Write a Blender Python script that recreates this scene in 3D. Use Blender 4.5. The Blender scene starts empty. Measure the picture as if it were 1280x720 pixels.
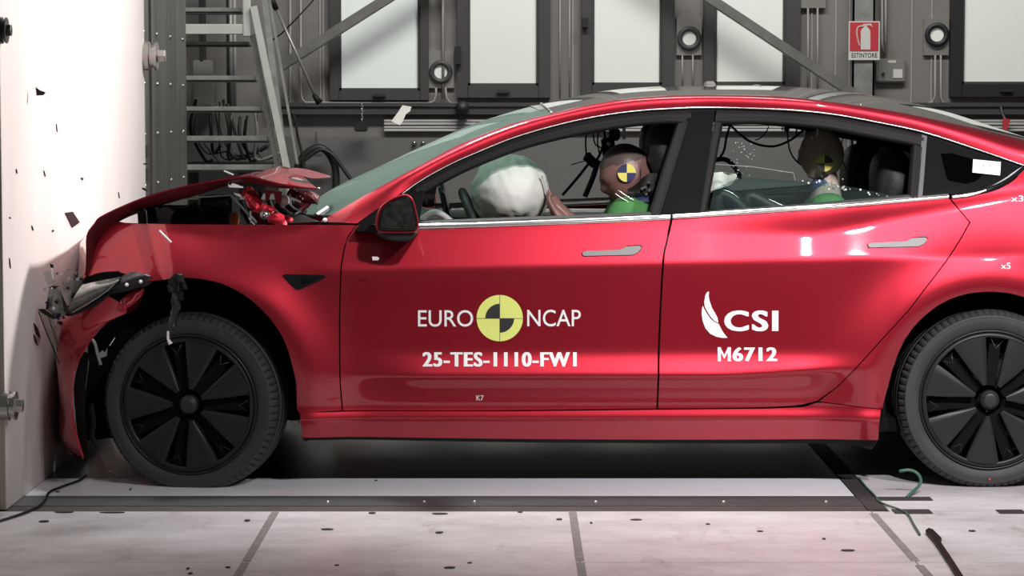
import bpy, bmesh, math, random
from mathutils import Vector, Matrix, noise
random.seed(7)
C = bpy.context.scene.collection
R = math.radians
# ------------------------------------------------------------------ camera, world, lights, exposure
FPX, CAMD, CAMH = 3150.0, 9.0, 1.357
PITCH = math.atan(223.0 / FPX)
cam_d = bpy.data.cameras.new('camera')
cam_d.sensor_width = 36.0
cam_d.lens = 36.0 * FPX / 1280.0
cam_d.clip_end = 200
cam = bpy.data.objects.new('camera', cam_d)
cam.location = (0, -CAMD, CAMH)
cam.rotation_euler = (math.pi / 2 - PITCH, 0, 0)
C.objects.link(cam)
bpy.context.scene.camera = cam

w = bpy.data.worlds.new('hall_air')
bpy.context.scene.world = w
w.use_nodes = True
w.node_tree.nodes['Background'].inputs[0].default_value = (0.86, 0.90, 0.88, 1)
w.node_tree.nodes['Background'].inputs[1].default_value = 0.08

def area_lamp(name, loc, target, sx, sy, power, col=(1, 1, 1), spread=180):
    l = bpy.data.lights.new(name, 'AREA')
    l.shape = 'ELLIPSE'; l.size = sx; l.size_y = sy; l.energy = power; l.color = col
    l.spread = R(spread)
    o = bpy.data.objects.new(name, l)
    o.location = loc
    d = Vector(target) - Vector(loc)
    o.rotation_euler = d.to_track_quat('-Z', 'Y').to_euler()
    C.objects.link(o)
    return o
# lamp rigs of the crash hall: over the near side of the car, over the roof, towards the barrier, on the far wall; plus an added windscreen fill
area_lamp('near_lamp', (1.35, -3.9, 3.75), (1.0, 0.0, 0.8), 0.24, 0.24, 23, (1.0, 0.965, 0.975), 60)
area_lamp('near_lamp', (2.9, -4.0, 3.85), (2.0, -0.4, 0.8), 0.24, 0.24, 32, (1.0, 0.965, 0.975), 70)
area_lamp('windscreen_fill', (-1.0, 1.3, 5.0), (-0.5, 1.0, 1.1), 0.7, 0.7, 34, (0.97, 1.0, 0.99), 50)  # added fill that brightens the windscreen, not a known lamp of the hall
area_lamp('roof_lamp_rig', (0.9, 1.0, 5.2), (0.7, 0.8, 1.0), 2.0, 0.8, 62, (1.0, 0.97, 0.97))
area_lamp('barrier_lamp_rig', (3.4, 3.0, 4.6), (-1.75, 0.8, 2.3), 0.6, 0.6, 84, (1.0, 0.95, 0.93), 52)
area_lamp('wall_lamp_rig', (1.0, 6.0, 6.5), (0.6, 10.7, 1.2), 8.0, 0.8, 490, (1.0, 1.0, 0.97))
vs = bpy.context.scene.view_settings
vs.view_transform = 'Standard'; vs.look = 'None'; vs.gamma = 1; vs.use_curve_mapping = False
vs.exposure = 0.0

# ------------------------------------------------------------------ helpers
CA, SA = math.cos(PITCH), math.sin(PITCH)
def P(px, py, Y):
    """point on the vertical plane y=Y seen at pixel px,py"""
    dy = FPX * CA + (360 - py) * SA
    dz = -FPX * SA + (360 - py) * CA
    t = (Y + CAMD) / dy
    return Vector((t * (px - 640), Y, CAMH + t * dz))
def PF(px, py, Z=0.0):
    dy = FPX * CA + (360 - py) * SA
    dz = -FPX * SA + (360 - py) * CA
    t = (Z - CAMH) / dz
    return Vector((t * (px - 640), t * dy - CAMD, Z))

def mat(name, col, rough=0.5, metal=0.0, coat=0.0, spec=0.5, nscale=0, namt=0.0, bump=0.0, bscale=30,
        stretch=(1, 1, 1), emit=0, col2=None):
    m = bpy.data.materials.new(name); m.use_nodes = True
    nt = m.node_tree; b = nt.nodes['Principled BSDF']
    b.inputs['Base Color'].default_value = (*col, 1)
    b.inputs['Roughness'].default_value = rough
    b.inputs['Metallic'].default_value = metal
    b.inputs['Coat Weight'].default_value = coat
    b.inputs['Coat Roughness'].default_value = 0.04
    b.inputs['Specular IOR Level'].default_value = spec
    if emit:
        b.inputs['Emission Color'].default_value = (*col, 1); b.inputs['Emission Strength'].default_value = emit
    if nscale or bump:
        tc = nt.nodes.new('ShaderNodeTexCoord'); mp = nt.nodes.new('ShaderNodeMapping')
        mp.inputs['Scale'].default_value = stretch
        nt.links.new(tc.outputs['Object'], mp.inputs['Vector'])
    if nscale:
        n = nt.nodes.new('ShaderNodeTexNoise'); n.inputs['Scale'].default_value = nscale
        n.inputs['Detail'].default_value = 6; n.inputs['Roughness'].default_value = 0.62
        nt.links.new(mp.outputs[0], n.inputs['Vector'])
        r = nt.nodes.new('ShaderNodeValToRGB')
        c2 = col2 or tuple(c * (1 - namt) for c in col)
        r.color_ramp.elements[0].position = 0.3; r.color_ramp.elements[1].position = 0.65
        r.color_ramp.elements[0].color = (*c2, 1); r.color_ramp.elements[1].color = (*col, 1)
        nt.links.new(n.outputs['Fac'], r.inputs['Fac']); nt.links.new(r.outputs['Color'], b.inputs['Base Color'])
    if bump:
        n2 = nt.nodes.new('ShaderNodeTexNoise'); n2.inputs['Scale'].default_value = bscale
        n2.inputs['Detail'].default_value = 4
        nt.links.new(mp.outputs[0], n2.inputs['Vector'])
        bp = nt.nodes.new('ShaderNodeBump'); bp.inputs['Strength'].default_value = bump; bp.inputs['Distance'].default_value = 0.01
        nt.links.new(n2.outputs['Fac'], bp.inputs['Height']); nt.links.new(bp.outputs[0], b.inputs['Normal'])
    return m

def glass_mat(name, tint=(0.85, 0.95, 0.92), rough=0.02, opacity=0.0, body=(0.02, 0.02, 0.02), ior=1.5):
    """thin pane: fresnel mix of transparent tint and gloss, plus an optional opaque film"""
    m = bpy.data.materials.new(name); m.use_nodes = True
    nt = m.node_tree; nt.nodes.clear()
    out = nt.nodes.new('ShaderNodeOutputMaterial')
    tr = nt.nodes.new('ShaderNodeBsdfTransparent'); tr.inputs[0].default_value = (*tint, 1)
    gl = nt.nodes.new('ShaderNodeBsdfGlossy'); gl.inputs['Roughness'].default_value = rough
    lw = nt.nodes.new('ShaderNodeLayerWeight'); lw.inputs[0].default_value = 0.5
    pw = nt.nodes.new('ShaderNodeMath'); pw.operation = 'POWER'; pw.inputs[1].default_value = 5.0
    fr = nt.nodes.new('ShaderNodeMath'); fr.operation = 'MULTIPLY_ADD'
    fr.inputs[1].default_value = ior - 1.0; fr.inputs[2].default_value = 0.04
    nt.links.new(lw.outputs['Facing'], pw.inputs[0]); nt.links.new(pw.outputs[0], fr.inputs[0])
    mx = nt.nodes.new('ShaderNodeMixShader')
    nt.links.new(fr.outputs[0], mx.inputs[0]); nt.links.new(gl.outputs[0], mx.inputs[2])
    if opacity > 0:
        df = nt.nodes.new('ShaderNodeBsdfDiffuse'); df.inputs[0].default_value = (*body, 1)
        m2 = nt.nodes.new('ShaderNodeMixShader'); m2.inputs[0].default_value = opacity
        nt.links.new(tr.outputs[0], m2.inputs[1]); nt.links.new(df.outputs[0], m2.inputs[2])
        nt.links.new(m2.outputs[0], mx.inputs[1])
    else:
        nt.links.new(tr.outputs[0], mx.inputs[1])
    nt.links.new(mx.outputs[0], out.inputs[0])
    return m

M = {}
M['paint'] = mat('red_paint', (0.40, 0.013, 0.029), 0.41, 0.8, 1.0)
M['paint_shade'] = mat('red_paint_shaded', (0.10, 0.004, 0.008), 0.5, 0.1, 0.2, bump=0.3, bscale=14)  # body red darkened to carry the shade under the buckled bonnet edge
M['gap'] = mat('dark_shell', (0.006, 0.006, 0.006), 0.9, spec=0.1)
M['blackgloss'] = mat('black_gloss', (0.010, 0.010, 0.011), 0.12, 0, 0.25, spec=0.3)
M['roofglass'] = mat('roof_glass', (0.012, 0.015, 0.015), 0.04, 0, 1.0)
M['black'] = mat('black_plastic', (0.022, 0.022, 0.022), 0.45, nscale=20, namt=0.4)
M['frame'] = mat('window_frame_black', (0.016, 0.015, 0.015), 0.6, spec=0.15)
M['rubber'] = mat('rubber', (0.034, 0.035, 0.033), 0.62, nscale=9, namt=0.3)
M['petal'] = mat('matt_cover', (0.013, 0.0135, 0.014), 0.42, spec=0.4)
M['chrome'] = mat('bright_trim', (0.80, 0.78, 0.76), 0.22, 1.0)
M['handle'] = mat('grey_metal_handle', (0.22, 0.215, 0.21), 0.5, 0.0)
M['steel'] = mat('bare_steel', (0.45, 0.45, 0.44), 0.35, 0.9, nscale=12, namt=0.35)
M['decal'] = mat('white_decal', (0.92, 0.90, 0.90), 0.4)
M['yellow'] = mat('yellow_decal', (0.80, 0.86, 0.22), 0.45)
M['ink'] = mat('black_decal', (0.03, 0.03, 0.03), 0.45)
M['navy'] = mat('navy_decal', (0.03, 0.035, 0.12), 0.45)
M['markyel'] = mat('marker_yellow', (0.9, 0.82, 0.18), 0.45)
M['seat'] = mat('black_seat', (0.018, 0.019, 0.019), 0.5, nscale=25, namt=0.3, bump=0.2)
M['trimgrey'] = mat('cabin_trim', (0.10, 0.10, 0.10), 0.6)
M['cabinlight'] = mat('pale_cabin_trim', (0.55, 0.54, 0.52), 0.5)
M['bag'] = mat('airbag_cloth', (0.86, 0.87, 0.80), 0.8, bump=0.15, bscale=18)
M['baggrey'] = mat('airbag_grey_cloth', (0.38, 0.40, 0.37), 0.7, bump=0.5, bscale=18)
M['skin'] = mat('dummy_vinyl', (0.27, 0.135, 0.115), 0.42, nscale=6, namt=0.2)
M['skin2'] = mat('pale_dummy_vinyl', (0.55, 0.44, 0.37), 0.45, nscale=6, namt=0.2)
M['cap'] = mat('dummy_skull_cap', (0.10, 0.075, 0.07), 0.3)
M['shirt'] = mat('green_shirt', (0.09, 0.30, 0.085), 0.85, bump=0.4)
M['blue'] = mat('blue_neck_cloth', (0.05, 0.075, 0.16), 0.7)
M['glass'] = glass_mat('side_glass', (0.93, 0.97, 0.95))
M['screen'] = glass_mat('windscreen_glass', (0.62, 0.78, 0.72), 0.05, 0.52, (0.15, 0.22, 0.19), 1.6)  # dusty green film; its colour also paints in the bright ceiling's reflection
M['darkglass'] = glass_mat('dark_glass', (0.22, 0.26, 0.25), 0.03)
M['greenglass'] = glass_mat('broken_green_glass', (0.72, 0.82, 0.80), 0.05, 0.04, (0.20, 0.28, 0.28))
M['lens'] = glass_mat('lamp_lens', (0.82, 0.82, 0.80), 0.05, 0.12, (0.5, 0.5, 0.48))
M['lampgrey'] = mat('headlamp_lens_grey', (0.20, 0.20, 0.185), 0.18, 0.2, 0.8, nscale=30, namt=0.4)
M['orange'] = mat('orange_cable', (0.75, 0.20, 0.03), 0.5)
M['wire'] = mat('black_wire', (0.010, 0.010, 0.010), 0.55, spec=0.25)
M['green'] = mat('green_cord', (0.05, 0.13, 0.09), 0.5)
M['silver'] = mat('silver_bar', (0.75, 0.75, 0.75), 0.25, 0.8)
# hall
M['ply'] = mat('pale_painted_ply', (0.76, 0.70, 0.675), 0.55, nscale=2.2, namt=0.10, stretch=(1, 1.8, 0.4), bump=0.05, bscale=3)
M['plyedge'] = mat('plywood_edge', (0.62, 0.52, 0.42), 0.7, nscale=30, namt=0.4, stretch=(6, 1, 0.1))
M['block'] = mat('barrier_block', (0.16, 0.15, 0.145), 0.7, nscale=3, namt=0.3)
M['plate'] = mat('barrier_steel', (0.27, 0.27, 0.25), 0.42, 0.55, nscale=3.5, namt=0.55, stretch=(1, 2.2, 0.35))
M['bolt'] = mat('bolt_steel', (0.5, 0.48, 0.46), 0.3, 0.9)
M['darkbolt'] = mat('dark_bolt', (0.07, 0.07, 0.07), 0.35, 0.6)
M['wall'] = mat('hall_cladding', (0.205, 0.190, 0.178), 0.7, nscale=1.2, namt=0.12, stretch=(1, 1, 0.2))
M['wall_low'] = mat('hall_lower_wall', (0.155, 0.150, 0.145), 0.7, nscale=1.6, namt=0.15)
M['winframe'] = mat('window_frame_dark', (0.055, 0.053, 0.052), 0.5)
M['winframe2'] = mat('window_frame_near_black', (0.016, 0.016, 0.016), 0.5)
M['pane'] = mat('frosted_pane', (0.86, 0.90, 0.875), 0.6, nscale=0.8, namt=0.05, emit=0.08)
M['pane2'] = mat('frosted_pane_cream', (0.82, 0.84, 0.78), 0.6, nscale=0.8, namt=0.05, emit=0.08)
M['galv'] = mat('galvanised', (0.33, 0.335, 0.325), 0.5, 0.45, nscale=7, namt=0.4)
M['brace'] = mat('brace_steel', (0.22, 0.215, 0.205), 0.5, 0.4, nscale=6, namt=0.3)
M['plate_alu'] = mat('aluminium_plate', (0.33, 0.32, 0.30), 0.35, 0.5)
M['alu'] = mat('ladder_aluminium', (0.40, 0.40, 0.37), 0.5, 0.35, nscale=9, namt=0.35)
M['white'] = mat('white_painted', (0.62, 0.62, 0.57), 0.6, nscale=6, namt=0.15)
M['trunk'] = mat('white_trunking', (0.50, 0.48, 0.47), 0.5)
M['signred'] = mat('sign_red', (0.50, 0.035, 0.045), 0.5)
M['signwhite'] = mat('sign_white', (0.62, 0.60, 0.57), 0.5)
M['conduit'] = mat('conduit_grey', (0.33, 0.31, 0.30), 0.5)
M['hose'] = mat('black_hose', (0.018, 0.018, 0.017), 0.5)
M['floor_dark'] = mat('dark_hall_floor', (0.10, 0.10, 0.095), 0.35, nscale=3, namt=0.4)
M['pit'] = mat('pit_cover_glass', (0.035, 0.042, 0.038), 0.30, 0, 0.0, nscale=2, namt=0.3)
M['panelwhite'] = mat('white_floor_strip', (0.80, 0.81, 0.85), 0.3, nscale=3, namt=0.05)
M['stripmetal'] = mat('grey_metal_strip', (0.13, 0.135, 0.135), 0.4, 0.5, nscale=14, namt=0.3, stretch=(0.3, 2, 1))
M['stripbrown'] = mat('brown_seal_strip', (0.075, 0.06, 0.055), 0.7, nscale=30, namt=0.6, stretch=(0.3, 2, 1))
M['tape'] = mat('grey_tape', (0.27, 0.25, 0.25), 0.6, nscale=25, namt=0.4)
M['blacktape'] = mat('black_tape', (0.035, 0.033, 0.032), 0.6)
M['paper'] = mat('white_scrap', (0.93, 0.92, 0.84), 0.7)

def floor_mat():
    m = mat('pale_floor_plate', (0.62, 0.55, 0.545), 0.42)
    nt = m.node_tree; b = nt.nodes['Principled BSDF']
    tc = nt.nodes.new('ShaderNodeTexCoord')
    def nz(scale, st, det=8):
        mp = nt.nodes.new('ShaderNodeMapping'); mp.inputs['Scale'].default_value = st
        nt.links.new(tc.outputs['Object'], mp.inputs['Vector'])
        n = nt.nodes.new('ShaderNodeTexNoise'); n.inputs['Scale'].default_value = scale; n.inputs['Detail'].default_value = det
        n.inputs['Roughness'].default_value = 0.7
        nt.links.new(mp.outputs[0], n.inputs['Vector']); return n
    def ramp(n, p0, p1, c0, c1):
        r = nt.nodes.new('ShaderNodeValToRGB')
        r.color_ramp.elements[0].position = p0; r.color_ramp.elements[1].position = p1
        r.color_ramp.elements[0].color = (*c0, 1); r.color_ramp.elements[1].color = (*c1, 1)
        nt.links.new(n.outputs['Fac'], r.inputs['Fac']); return r
    a = ramp(nz(3.0, (0.6, 1, 1)), 0.3, 0.7, (0.44, 0.41, 0.41), (0.76, 0.73, 0.745))
    s = ramp(nz(16, (1.0, 2.2, 1)), 0.28, 0.40, (0.32, 0.28, 0.27), (1, 1, 1))
    g = ramp(nz(4.5, (1, 0.25, 1)), 0.33, 0.42, (0.7, 0.66, 0.64), (1, 1, 1))
    m1 = nt.nodes.new('ShaderNodeMixRGB'); m1.blend_type = 'MULTIPLY'; m1.inputs[0].default_value = 0.7
    m2 = nt.nodes.new('ShaderNodeMixRGB'); m2.blend_type = 'MULTIPLY'; m2.inputs[0].default_value = 0.8
    nt.links.new(a.outputs[0], m1.inputs[1]); nt.links.new(s.outputs[0], m1.inputs[2])
    nt.links.new(m1.outputs[0], m2.inputs[1]); nt.links.new(g.outputs[0], m2.inputs[2])
    nt.links.new(m2.outputs[0], b.inputs['Base Color'])
    return m
M['floor'] = floor_mat()

ORG = {}
def origin(o):
    return ORG.get(o.name, Vector((0, 0, 0))) if o else Vector((0, 0, 0))
def tag(o, label=None, cat=None, group=None, kind=None):
    if label: o['label'] = label
    if cat: o['category'] = cat
    if group: o['group'] = group
    if kind: o['kind'] = kind
    return o
def thing(name, loc, label, cat, group=None):
    o = bpy.data.objects.new(name, None); C.objects.link(o)
    o.location = loc; o.empty_display_size = 0.1
    ORG[o.name] = Vector(loc)
    return tag(o, label, cat, group)
def link(name, verts, faces, m, parent=None, smooth=False, org=None, raw=False):
    """one mesh object; verts are world coordinates unless raw (then local to the parent)"""
    me = bpy.data.meshes.new(name)
    if parent is None:
        if org is None:
            n = len(verts); org = sum((Vector(v) for v in verts), Vector((0, 0, 0))) / n
            org.z = min(v[2] for v in verts)
        off = Vector(org)
    else:
        off = Vector((0, 0, 0)) if raw else origin(parent)
    me.from_pydata([tuple(Vector(v) - off) for v in verts], [], faces)
    me.materials.append(m if not isinstance(m, str) else M[m])
    if smooth:
        me.polygons.foreach_set('use_smooth', [True] * len(me.polygons))
    me.update()
    o = bpy.data.objects.new(name, me); C.objects.link(o)
    if parent is None:
        o.location = off; ORG[o.name] = Vector(off)
    else:
        o.parent = parent; ORG[o.name] = origin(parent)
    return o

ORD = 'leftmost|second|third|fourth|fifth|sixth|seventh|eighth|ninth|tenth|eleventh|twelfth|thirteenth|fourteenth|fifteenth|sixteenth|seventeenth|eighteenth|nineteenth|twentieth|twenty-first|twenty-second|twenty-third|twenty-fourth|twenty-fifth'.split('|')
def rank_labels(objs, text):
    # objs: (pixel x, object), told apart by their order from left to right
    objs = sorted(objs, key=lambda t: t[0]); n = len(objs)
    for i, (x, o) in enumerate(objs):
        o['label'] = text % (ORD[0] if i == 0 else 'rightmost' if i == n - 1 else ORD[i] + ' from left')
class MB:
    def __init__(s): s.v = []; s.f = []
    def add(s, v, f):
        b = len(s.v); s.v += [Vector(p) for p in v]; s.f += [tuple(i + b for i in q) for q in f]; return s
    def box(s, x0, x1, y0, y1, z0, z1):
        v = [(x, y, z) for z in (z0, z1) for y in (y0, y1) for x in (x0, x1)]
        return s.add(v, [(0, 2, 3, 1), (4, 5, 7, 6), (0, 1, 5, 4), (2, 6, 7, 3), (0, 4, 6, 2), (1, 3, 7, 5)])
    def bevbox(s, x0, x1, y0, y1, z0, z1, b=0.005):
        bm = bmesh.new()
        bmesh.ops.create_cube(bm, size=1)
        for q in bm.verts:
            q.co = Vector((x0 + (q.co.x + .5) * (x1 - x0), y0 + (q.co.y + .5) * (y1 - y0), z0 + (q.co.z + .5) * (z1 - z0)))
        bmesh.ops.bevel(bm, geom=list(bm.edges), offset=b, segments=2, affect='EDGES')
        bm.verts.index_update()
        s.add([q.co.copy() for q in bm.verts], [tuple(l.index for l in f.verts) for f in bm.faces]); bm.free(); return s
    def bar(s, a, b, wd, hd, up=(0, 0, 1)):
        a = Vector(a); b = Vector(b); d = (b - a).normalized(); u = Vector(up)
        x = d.cross(u); x = x.normalized() if x.length > 1e-4 else Vector((1, 0, 0))
        z = x.cross(d).normalized()
        v = [p + x * sx * wd / 2 + z * sz * hd / 2 for p in (a, b) for sz in (-1, 1) for sx in (-1, 1)]
        return s.add(v, [(0, 2, 3, 1), (4, 5, 7, 6), (0, 1, 5, 4), (2, 6, 7, 3), (0, 4, 6, 2), (1, 3, 7, 5)])
    def tube(s, pts, r, n=8, smoothn=0):
        pts = [Vector(p) for p in pts]
        if smoothn: pts = resample3(pts, smoothn)
        rr = r if isinstance(r, (list, tuple)) else [r] * len(pts)
        rings = []; prev = None
        for i, p in enumerate(pts):
            d = (pts[min(i + 1, len(pts) - 1)] - pts[max(i - 1, 0)]).normalized()
            if prev is None:
                prev = d.orthogonal().normalized()
            prev = (prev - d * prev.dot(d)).normalized()
            q = d.cross(prev)
            rings.append([p + (prev * math.cos(2 * math.pi * k / n) + q * math.sin(2 * math.pi * k / n)) * rr[i] for k in range(n)])
        v = [q for rg in rings for q in rg]; f = []
        for i in range(len(pts) - 1):
            for k in range(n):
                f.append((i * n + k, i * n + (k + 1) % n, (i + 1) * n + (k + 1) % n, (i + 1) * n + k))
        f.append(tuple(range(n - 1, -1, -1))); f.append(tuple((len(pts) - 1) * n + k for k in range(n)))
        return s.add(v, f)
    def prism(s, poly, vec):
        """closed 3D polygon extruded by vec"""
        poly = [Vector(p) for p in poly]; n = len(poly); vec = Vector(vec)
        v = poly + [p + vec for p in poly]
        f = [tuple(range(n)), tuple(range(2 * n - 1, n - 1, -1))] + [(i, i + n, (i + 1) % n + n, (i + 1) % n) for i in range(n)]
        return s.add(v, f)
    def lathe(s, prof, c=(0, 0, 0), n=48, axis='y'):
        """profile of (radius, along-axis)"""
        c = Vector(c); v = []
        for k in range(n):
            a = 2 * math.pi * k / n
            for r, t in prof:
                if axis == 'y': v.append(c + Vector((r * math.cos(a), t, r * math.sin(a))))
                elif axis == 'x': v.append(c + Vector((t, r * math.cos(a), r * math.sin(a))))
                else: v.append(c + Vector((r * math.cos(a), r * math.sin(a), t)))
        m_ = len(prof); f = []
        for k in range(n):
            for i in range(m_ - 1):
                f.append((k * m_ + i, k * m_ + i + 1, ((k + 1) % n) * m_ + i + 1, ((k + 1) % n) * m_ + i))
        return s.add(v, f)
    def go(s, name, m, parent=None, smooth=False, raw=False, org=None):
        return link(name, s.v, s.f, m, parent, smooth, org, raw)

def resample3(pts, n, smooth=True, dim=3):
    pts = [Vector(p) for p in pts]
    if smooth and len(pts) > 2:
        out = []
        for i in range(len(pts) - 1):
            p0 = pts[i - 1] if i else pts[0] * 2 - pts[1]
            p1, p2 = pts[i], pts[i + 1]
            p3 = pts[i + 2] if i + 2 < len(pts) else pts[-1] * 2 - pts[-2]
            for k in range(10):
                t = k / 10
                out.append(0.5 * ((2 * p1) + (p2 - p0) * t + (2 * p0 - 5 * p1 + 4 * p2 - p3) * t * t + (3 * p1 - p0 - 3 * p2 + p3) * t ** 3))
        out.append(pts[-1]); pts = out
    L = [0]
    for i in range(1, len(pts)): L.append(L[-1] + (pts[i] - pts[i - 1]).length)
    res = []; j = 0
    for k in range(n):
        t = L[-1] * k / (n - 1)
        while j < len(L) - 2 and L[j + 1] < t: j += 1
        d = L[j + 1] - L[j]
        res.append(pts[j].lerp(pts[j + 1], (t - L[j]) / d if d > 1e-9 else 0))
    return res

def copy_tree(o, parent=None, **kw):
    c = o.copy(); C.objects.link(c); c.parent = parent
    ORG[c.name] = origin(parent)
    for ch in [x for x in o.children]: copy_tree(ch, c)
    return c
def shard(name, px, py, Y, sx, sz, m, label, cat='debris', group=None, rot=0, n=5, th=0.004):
    c = P(px, py, Y); mb = MB(); poly = []
    for k in range(n):
        a = 2 * math.pi * k / n + random.uniform(-.3, .3); r = random.uniform(.7, 1.1)
        x, z = math.cos(a) * r * sx / 2, math.sin(a) * r * sz / 2
        poly.append(c + Vector((x * math.cos(rot) - z * math.sin(rot), random.uniform(-.3, .3) * min(sx, sz), x * math.sin(rot) + z * math.cos(rot))))
    mb.prism(poly, (0, th, 0))
    return tag(mb.go(name, m), label, cat, group)
# ------------------------------------------------------------------ the hall
WY = 10.7
def wallbox(mb, x0, y0, x1, y1, d0, d1):
    """box on the far wall between two pixels, from depth WY-d1 to WY-d0"""
    a = P(x0, y0, WY - d1); b = P(x1, y1, WY - d1)
    return mb.box(a.x, b.x, WY - d1, WY - d0, min(a.z, b.z), max(a.z, b.z))
tag(MB().box(-9, 9, -6, WY + .1, -0.16, -0.012).go('floor', 'floor_dark'), kind='structure')
zl = P(640, 171, WY).z; zr = P(640, 143, WY).z
wall = tag(MB().box(-9, 9, WY, WY + .2, zr, 6).go('wall_back', 'wall'), kind='structure')
tag(MB().box(-9, 9, WY - .03, WY + .2, zl, zr + .002).go('wall_back_band', 'wall', wall), None)
MB().box(-9, 9, WY - .05, WY + .2, 0, zl).go('lower_wall_panel', 'wall_low', wall)
for px in (362, 400, 412 - 8, 553, 700, 716, 1015, 1045, 1140, 1165):      # cladding seams
    a = P(px, 0, WY)
    MB().box(a.x - .006, a.x + .006, WY - .008, WY, zr, 6).go('cladding_seam', 'conduit', wall)
# windows
def window(i, x0, x1, gx0, gx1, gb, fb, fr, pn):
    a = P(x0, 0, WY); b = P(x1, 0, WY); g0 = P(gx0, 0, WY); g1 = P(gx1, 0, WY)
    zg = P(640, gb, WY).z; zf = P(640, fb, WY).z; top = 3.4
    mb = MB()
    mb.bevbox(a.x, g0.x, WY - .07, WY + .01, zf, top, .006); mb.bevbox(g1.x, b.x, WY - .07, WY + .01, zf, top, .006)
    mb.bevbox(g0.x - .002, g1.x + .002, WY - .07, WY + .01, zf, zg, .006); mb.bevbox(g0.x, g1.x, WY - .07, WY + .01, top - .08, top, .006)
    f = mb.go('window_%d' % i, fr); tag(f, kind='structure')
    MB().box(g0.x, g1.x, WY - .03, WY - .02, zg, top - .08).go('pane', pn, f)
    ins = MB(); t = .018
    ins.box(g0.x, g0.x + t, WY - .05, WY - .03, zg, top - .08); ins.box(g1.x - t, g1.x, WY - .05, WY - .03, zg, top - .08); ins.box(g0.x, g1.x, WY - .05, WY - .03, zg, zg + t)
    ins.go('glazing_bead', 'winframe', f)
    c = (g0.x + g1.x) / 2; zz = (zf + zg) / 2
    MB().bevbox(c - .05, c + .05, WY - .10, WY - .07, zz - .012, zz + .012, .004).go('window_handle', 'darkbolt', f)
    return f
window(1, 412, 536, 424, 525, 113, 126, 'winframe', 'pane')
window(2, 571, 688, 585, 673, 107, 123, 'winframe', 'pane2')
window(3, 726, 843, 740, 827, 106, 122, 'winframe', 'pane2')
window(4, 879, 1000, 893, 981, 105, 122, 'winframe', 'pane2')
window(5, 1187, 1325, 1202, 1312, 105, 122, 'winframe2', 'pane2')
# dark pipe rail with its ledge
a = P(340, 130, WY - .1); b = P(340, 143, WY - .1)
rail = MB(); rail.box(a.x, 4.6, WY - .12, WY - .031, b.z, a.z - .02)
rail.box(a.x, 4.6, WY - .14, WY - .031, a.z - .018, a.z + .01)
tag(rail.go('cable_tray', 'winframe'), 'dark horizontal cable tray under the hall windows', 'cable tray')
tr = thing('cable_trunking', (0, WY - .05, P(640, 165, WY).z), 'long pale ribbed wall trunking below the dark cable tray', 'trunking')
for k in range(4):
    z1 = P(640, 149 + k * 4, WY - .09).z; z0 = P(640, 152.4 + k * 4, WY - .09).z
    MB().bevbox(P(480, 0, WY).x, 4.6, WY - .085 - .01 * (k % 2), WY - .051, z0, z1, .004).go('trunking_rib', 'trunk', tr)
# ring markers
for (x0, y0, x1, y1, cx, cy, rm, mm, lab, Y) in (
        (535, 63, 567.5, 110, 551, 90, 14.5, 'winframe', 'grey plate with a dark ring between first and second window', .03),
        (846, 22, 877, 69, 861.5, 48, 15, 'winframe', 'grey plate with a grey ring left of the fourth window', .03),
        (1155, 23, 1186, 69, 1171, 43.5, 15, 'winframe2', 'grey plate with a black ring left of the rightmost window', .03)):
    c = P(cx, cy, WY - .04)
    t = thing('ring_target_plate', (c.x, WY - .03, P(cx, y1, WY).z), lab, 'wall plate', 'ring plates on the hall wall')
    wallbox(MB(), x0, y0, x1, y1, .0, .035).go('plate', 'plate_alu', t)
    s = (WY + 9) / 3150
    MB().lathe([(rm * .55 * s, 0), (rm * .6 * s, -.03), (rm * s, -.03), (rm * s, 0)], (c.x, WY - .035, c.z), 40).go('ring', mm, t, True)
    v = [Vector((c.x + rm * .56 * s * math.cos(2 * math.pi * k / 32), WY - .045, c.z + rm * .56 * s * math.sin(2 * math.pi * k / 32))) for k in range(32)]
    MB().prism(v, (0, .01, 0)).go('disc', 'pane2', t)
t = wallbox(MB(), 1000, -12, 1032, 10, 0, .05).go('junction_box', 'plate_alu')
tag(t, 'grey junction box at top right of the fourth window', 'junction box')
# conduits
def conduit(pts, r, label, m='conduit', name='conduit', grp=None):
    mb = MB().tube([P(x, y, WY - .05) for x, y in pts], r, 6)
    return tag(mb.go(name, m, None, True), label, 'conduit', grp)
conduit([(376, -10), (376, 115), (377.5, 124), (382, 128.5), (536, 129), (543, 126), (545, 118), (545, 110)], .009, 'thin conduit looping under the first window to the ring plate')
conduit([(363, -10), (363, 118), (358, 126)], .007, 'thin conduit at far left beside the ladder')
conduit([(553.5, -10), (553.5, 22), (554, 124)], .012, 'vertical conduit crossing in front of the left ring plate')
conduit([(557, 110), (558, 122), (563, 129), (600, 130)], .008, 'short bent conduit below the left ring plate', )
conduit([(853, 69), (853, 108)], .007, 'left conduit under the middle ring plate')
conduit([(866, 69), (866, 108)], .007, 'right conduit under the middle ring plate')
conduit([(1010, 10), (1010, 118)], .008, 'left conduit below the upper junction box')
conduit([(1022, 10), (1022, 118)], .008, 'right conduit below the upper junction box')
conduit([(1169, 69), (1169, 120), (1165, 128), (1160, 129)], .008, 'left conduit under the black ring plate')
conduit([(1176, 69), (1176, 120), (1178, 127), (1183, 129)], .008, 'right conduit under the black ring plate')
conduit([(1102.5, -10), (1102.5, 55), (1105, 66)], .011, 'left conduit running down to the switch box')
conduit([(1107, -10), (1107, 70)], .009, 'right conduit running down to the switch box')
conduit([(700, -10), (700, 124)], .006, 'left thin conduit between second and third window')
conduit([(712, -10), (712, 124)], .006, 'right thin conduit between second and third window')
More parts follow.
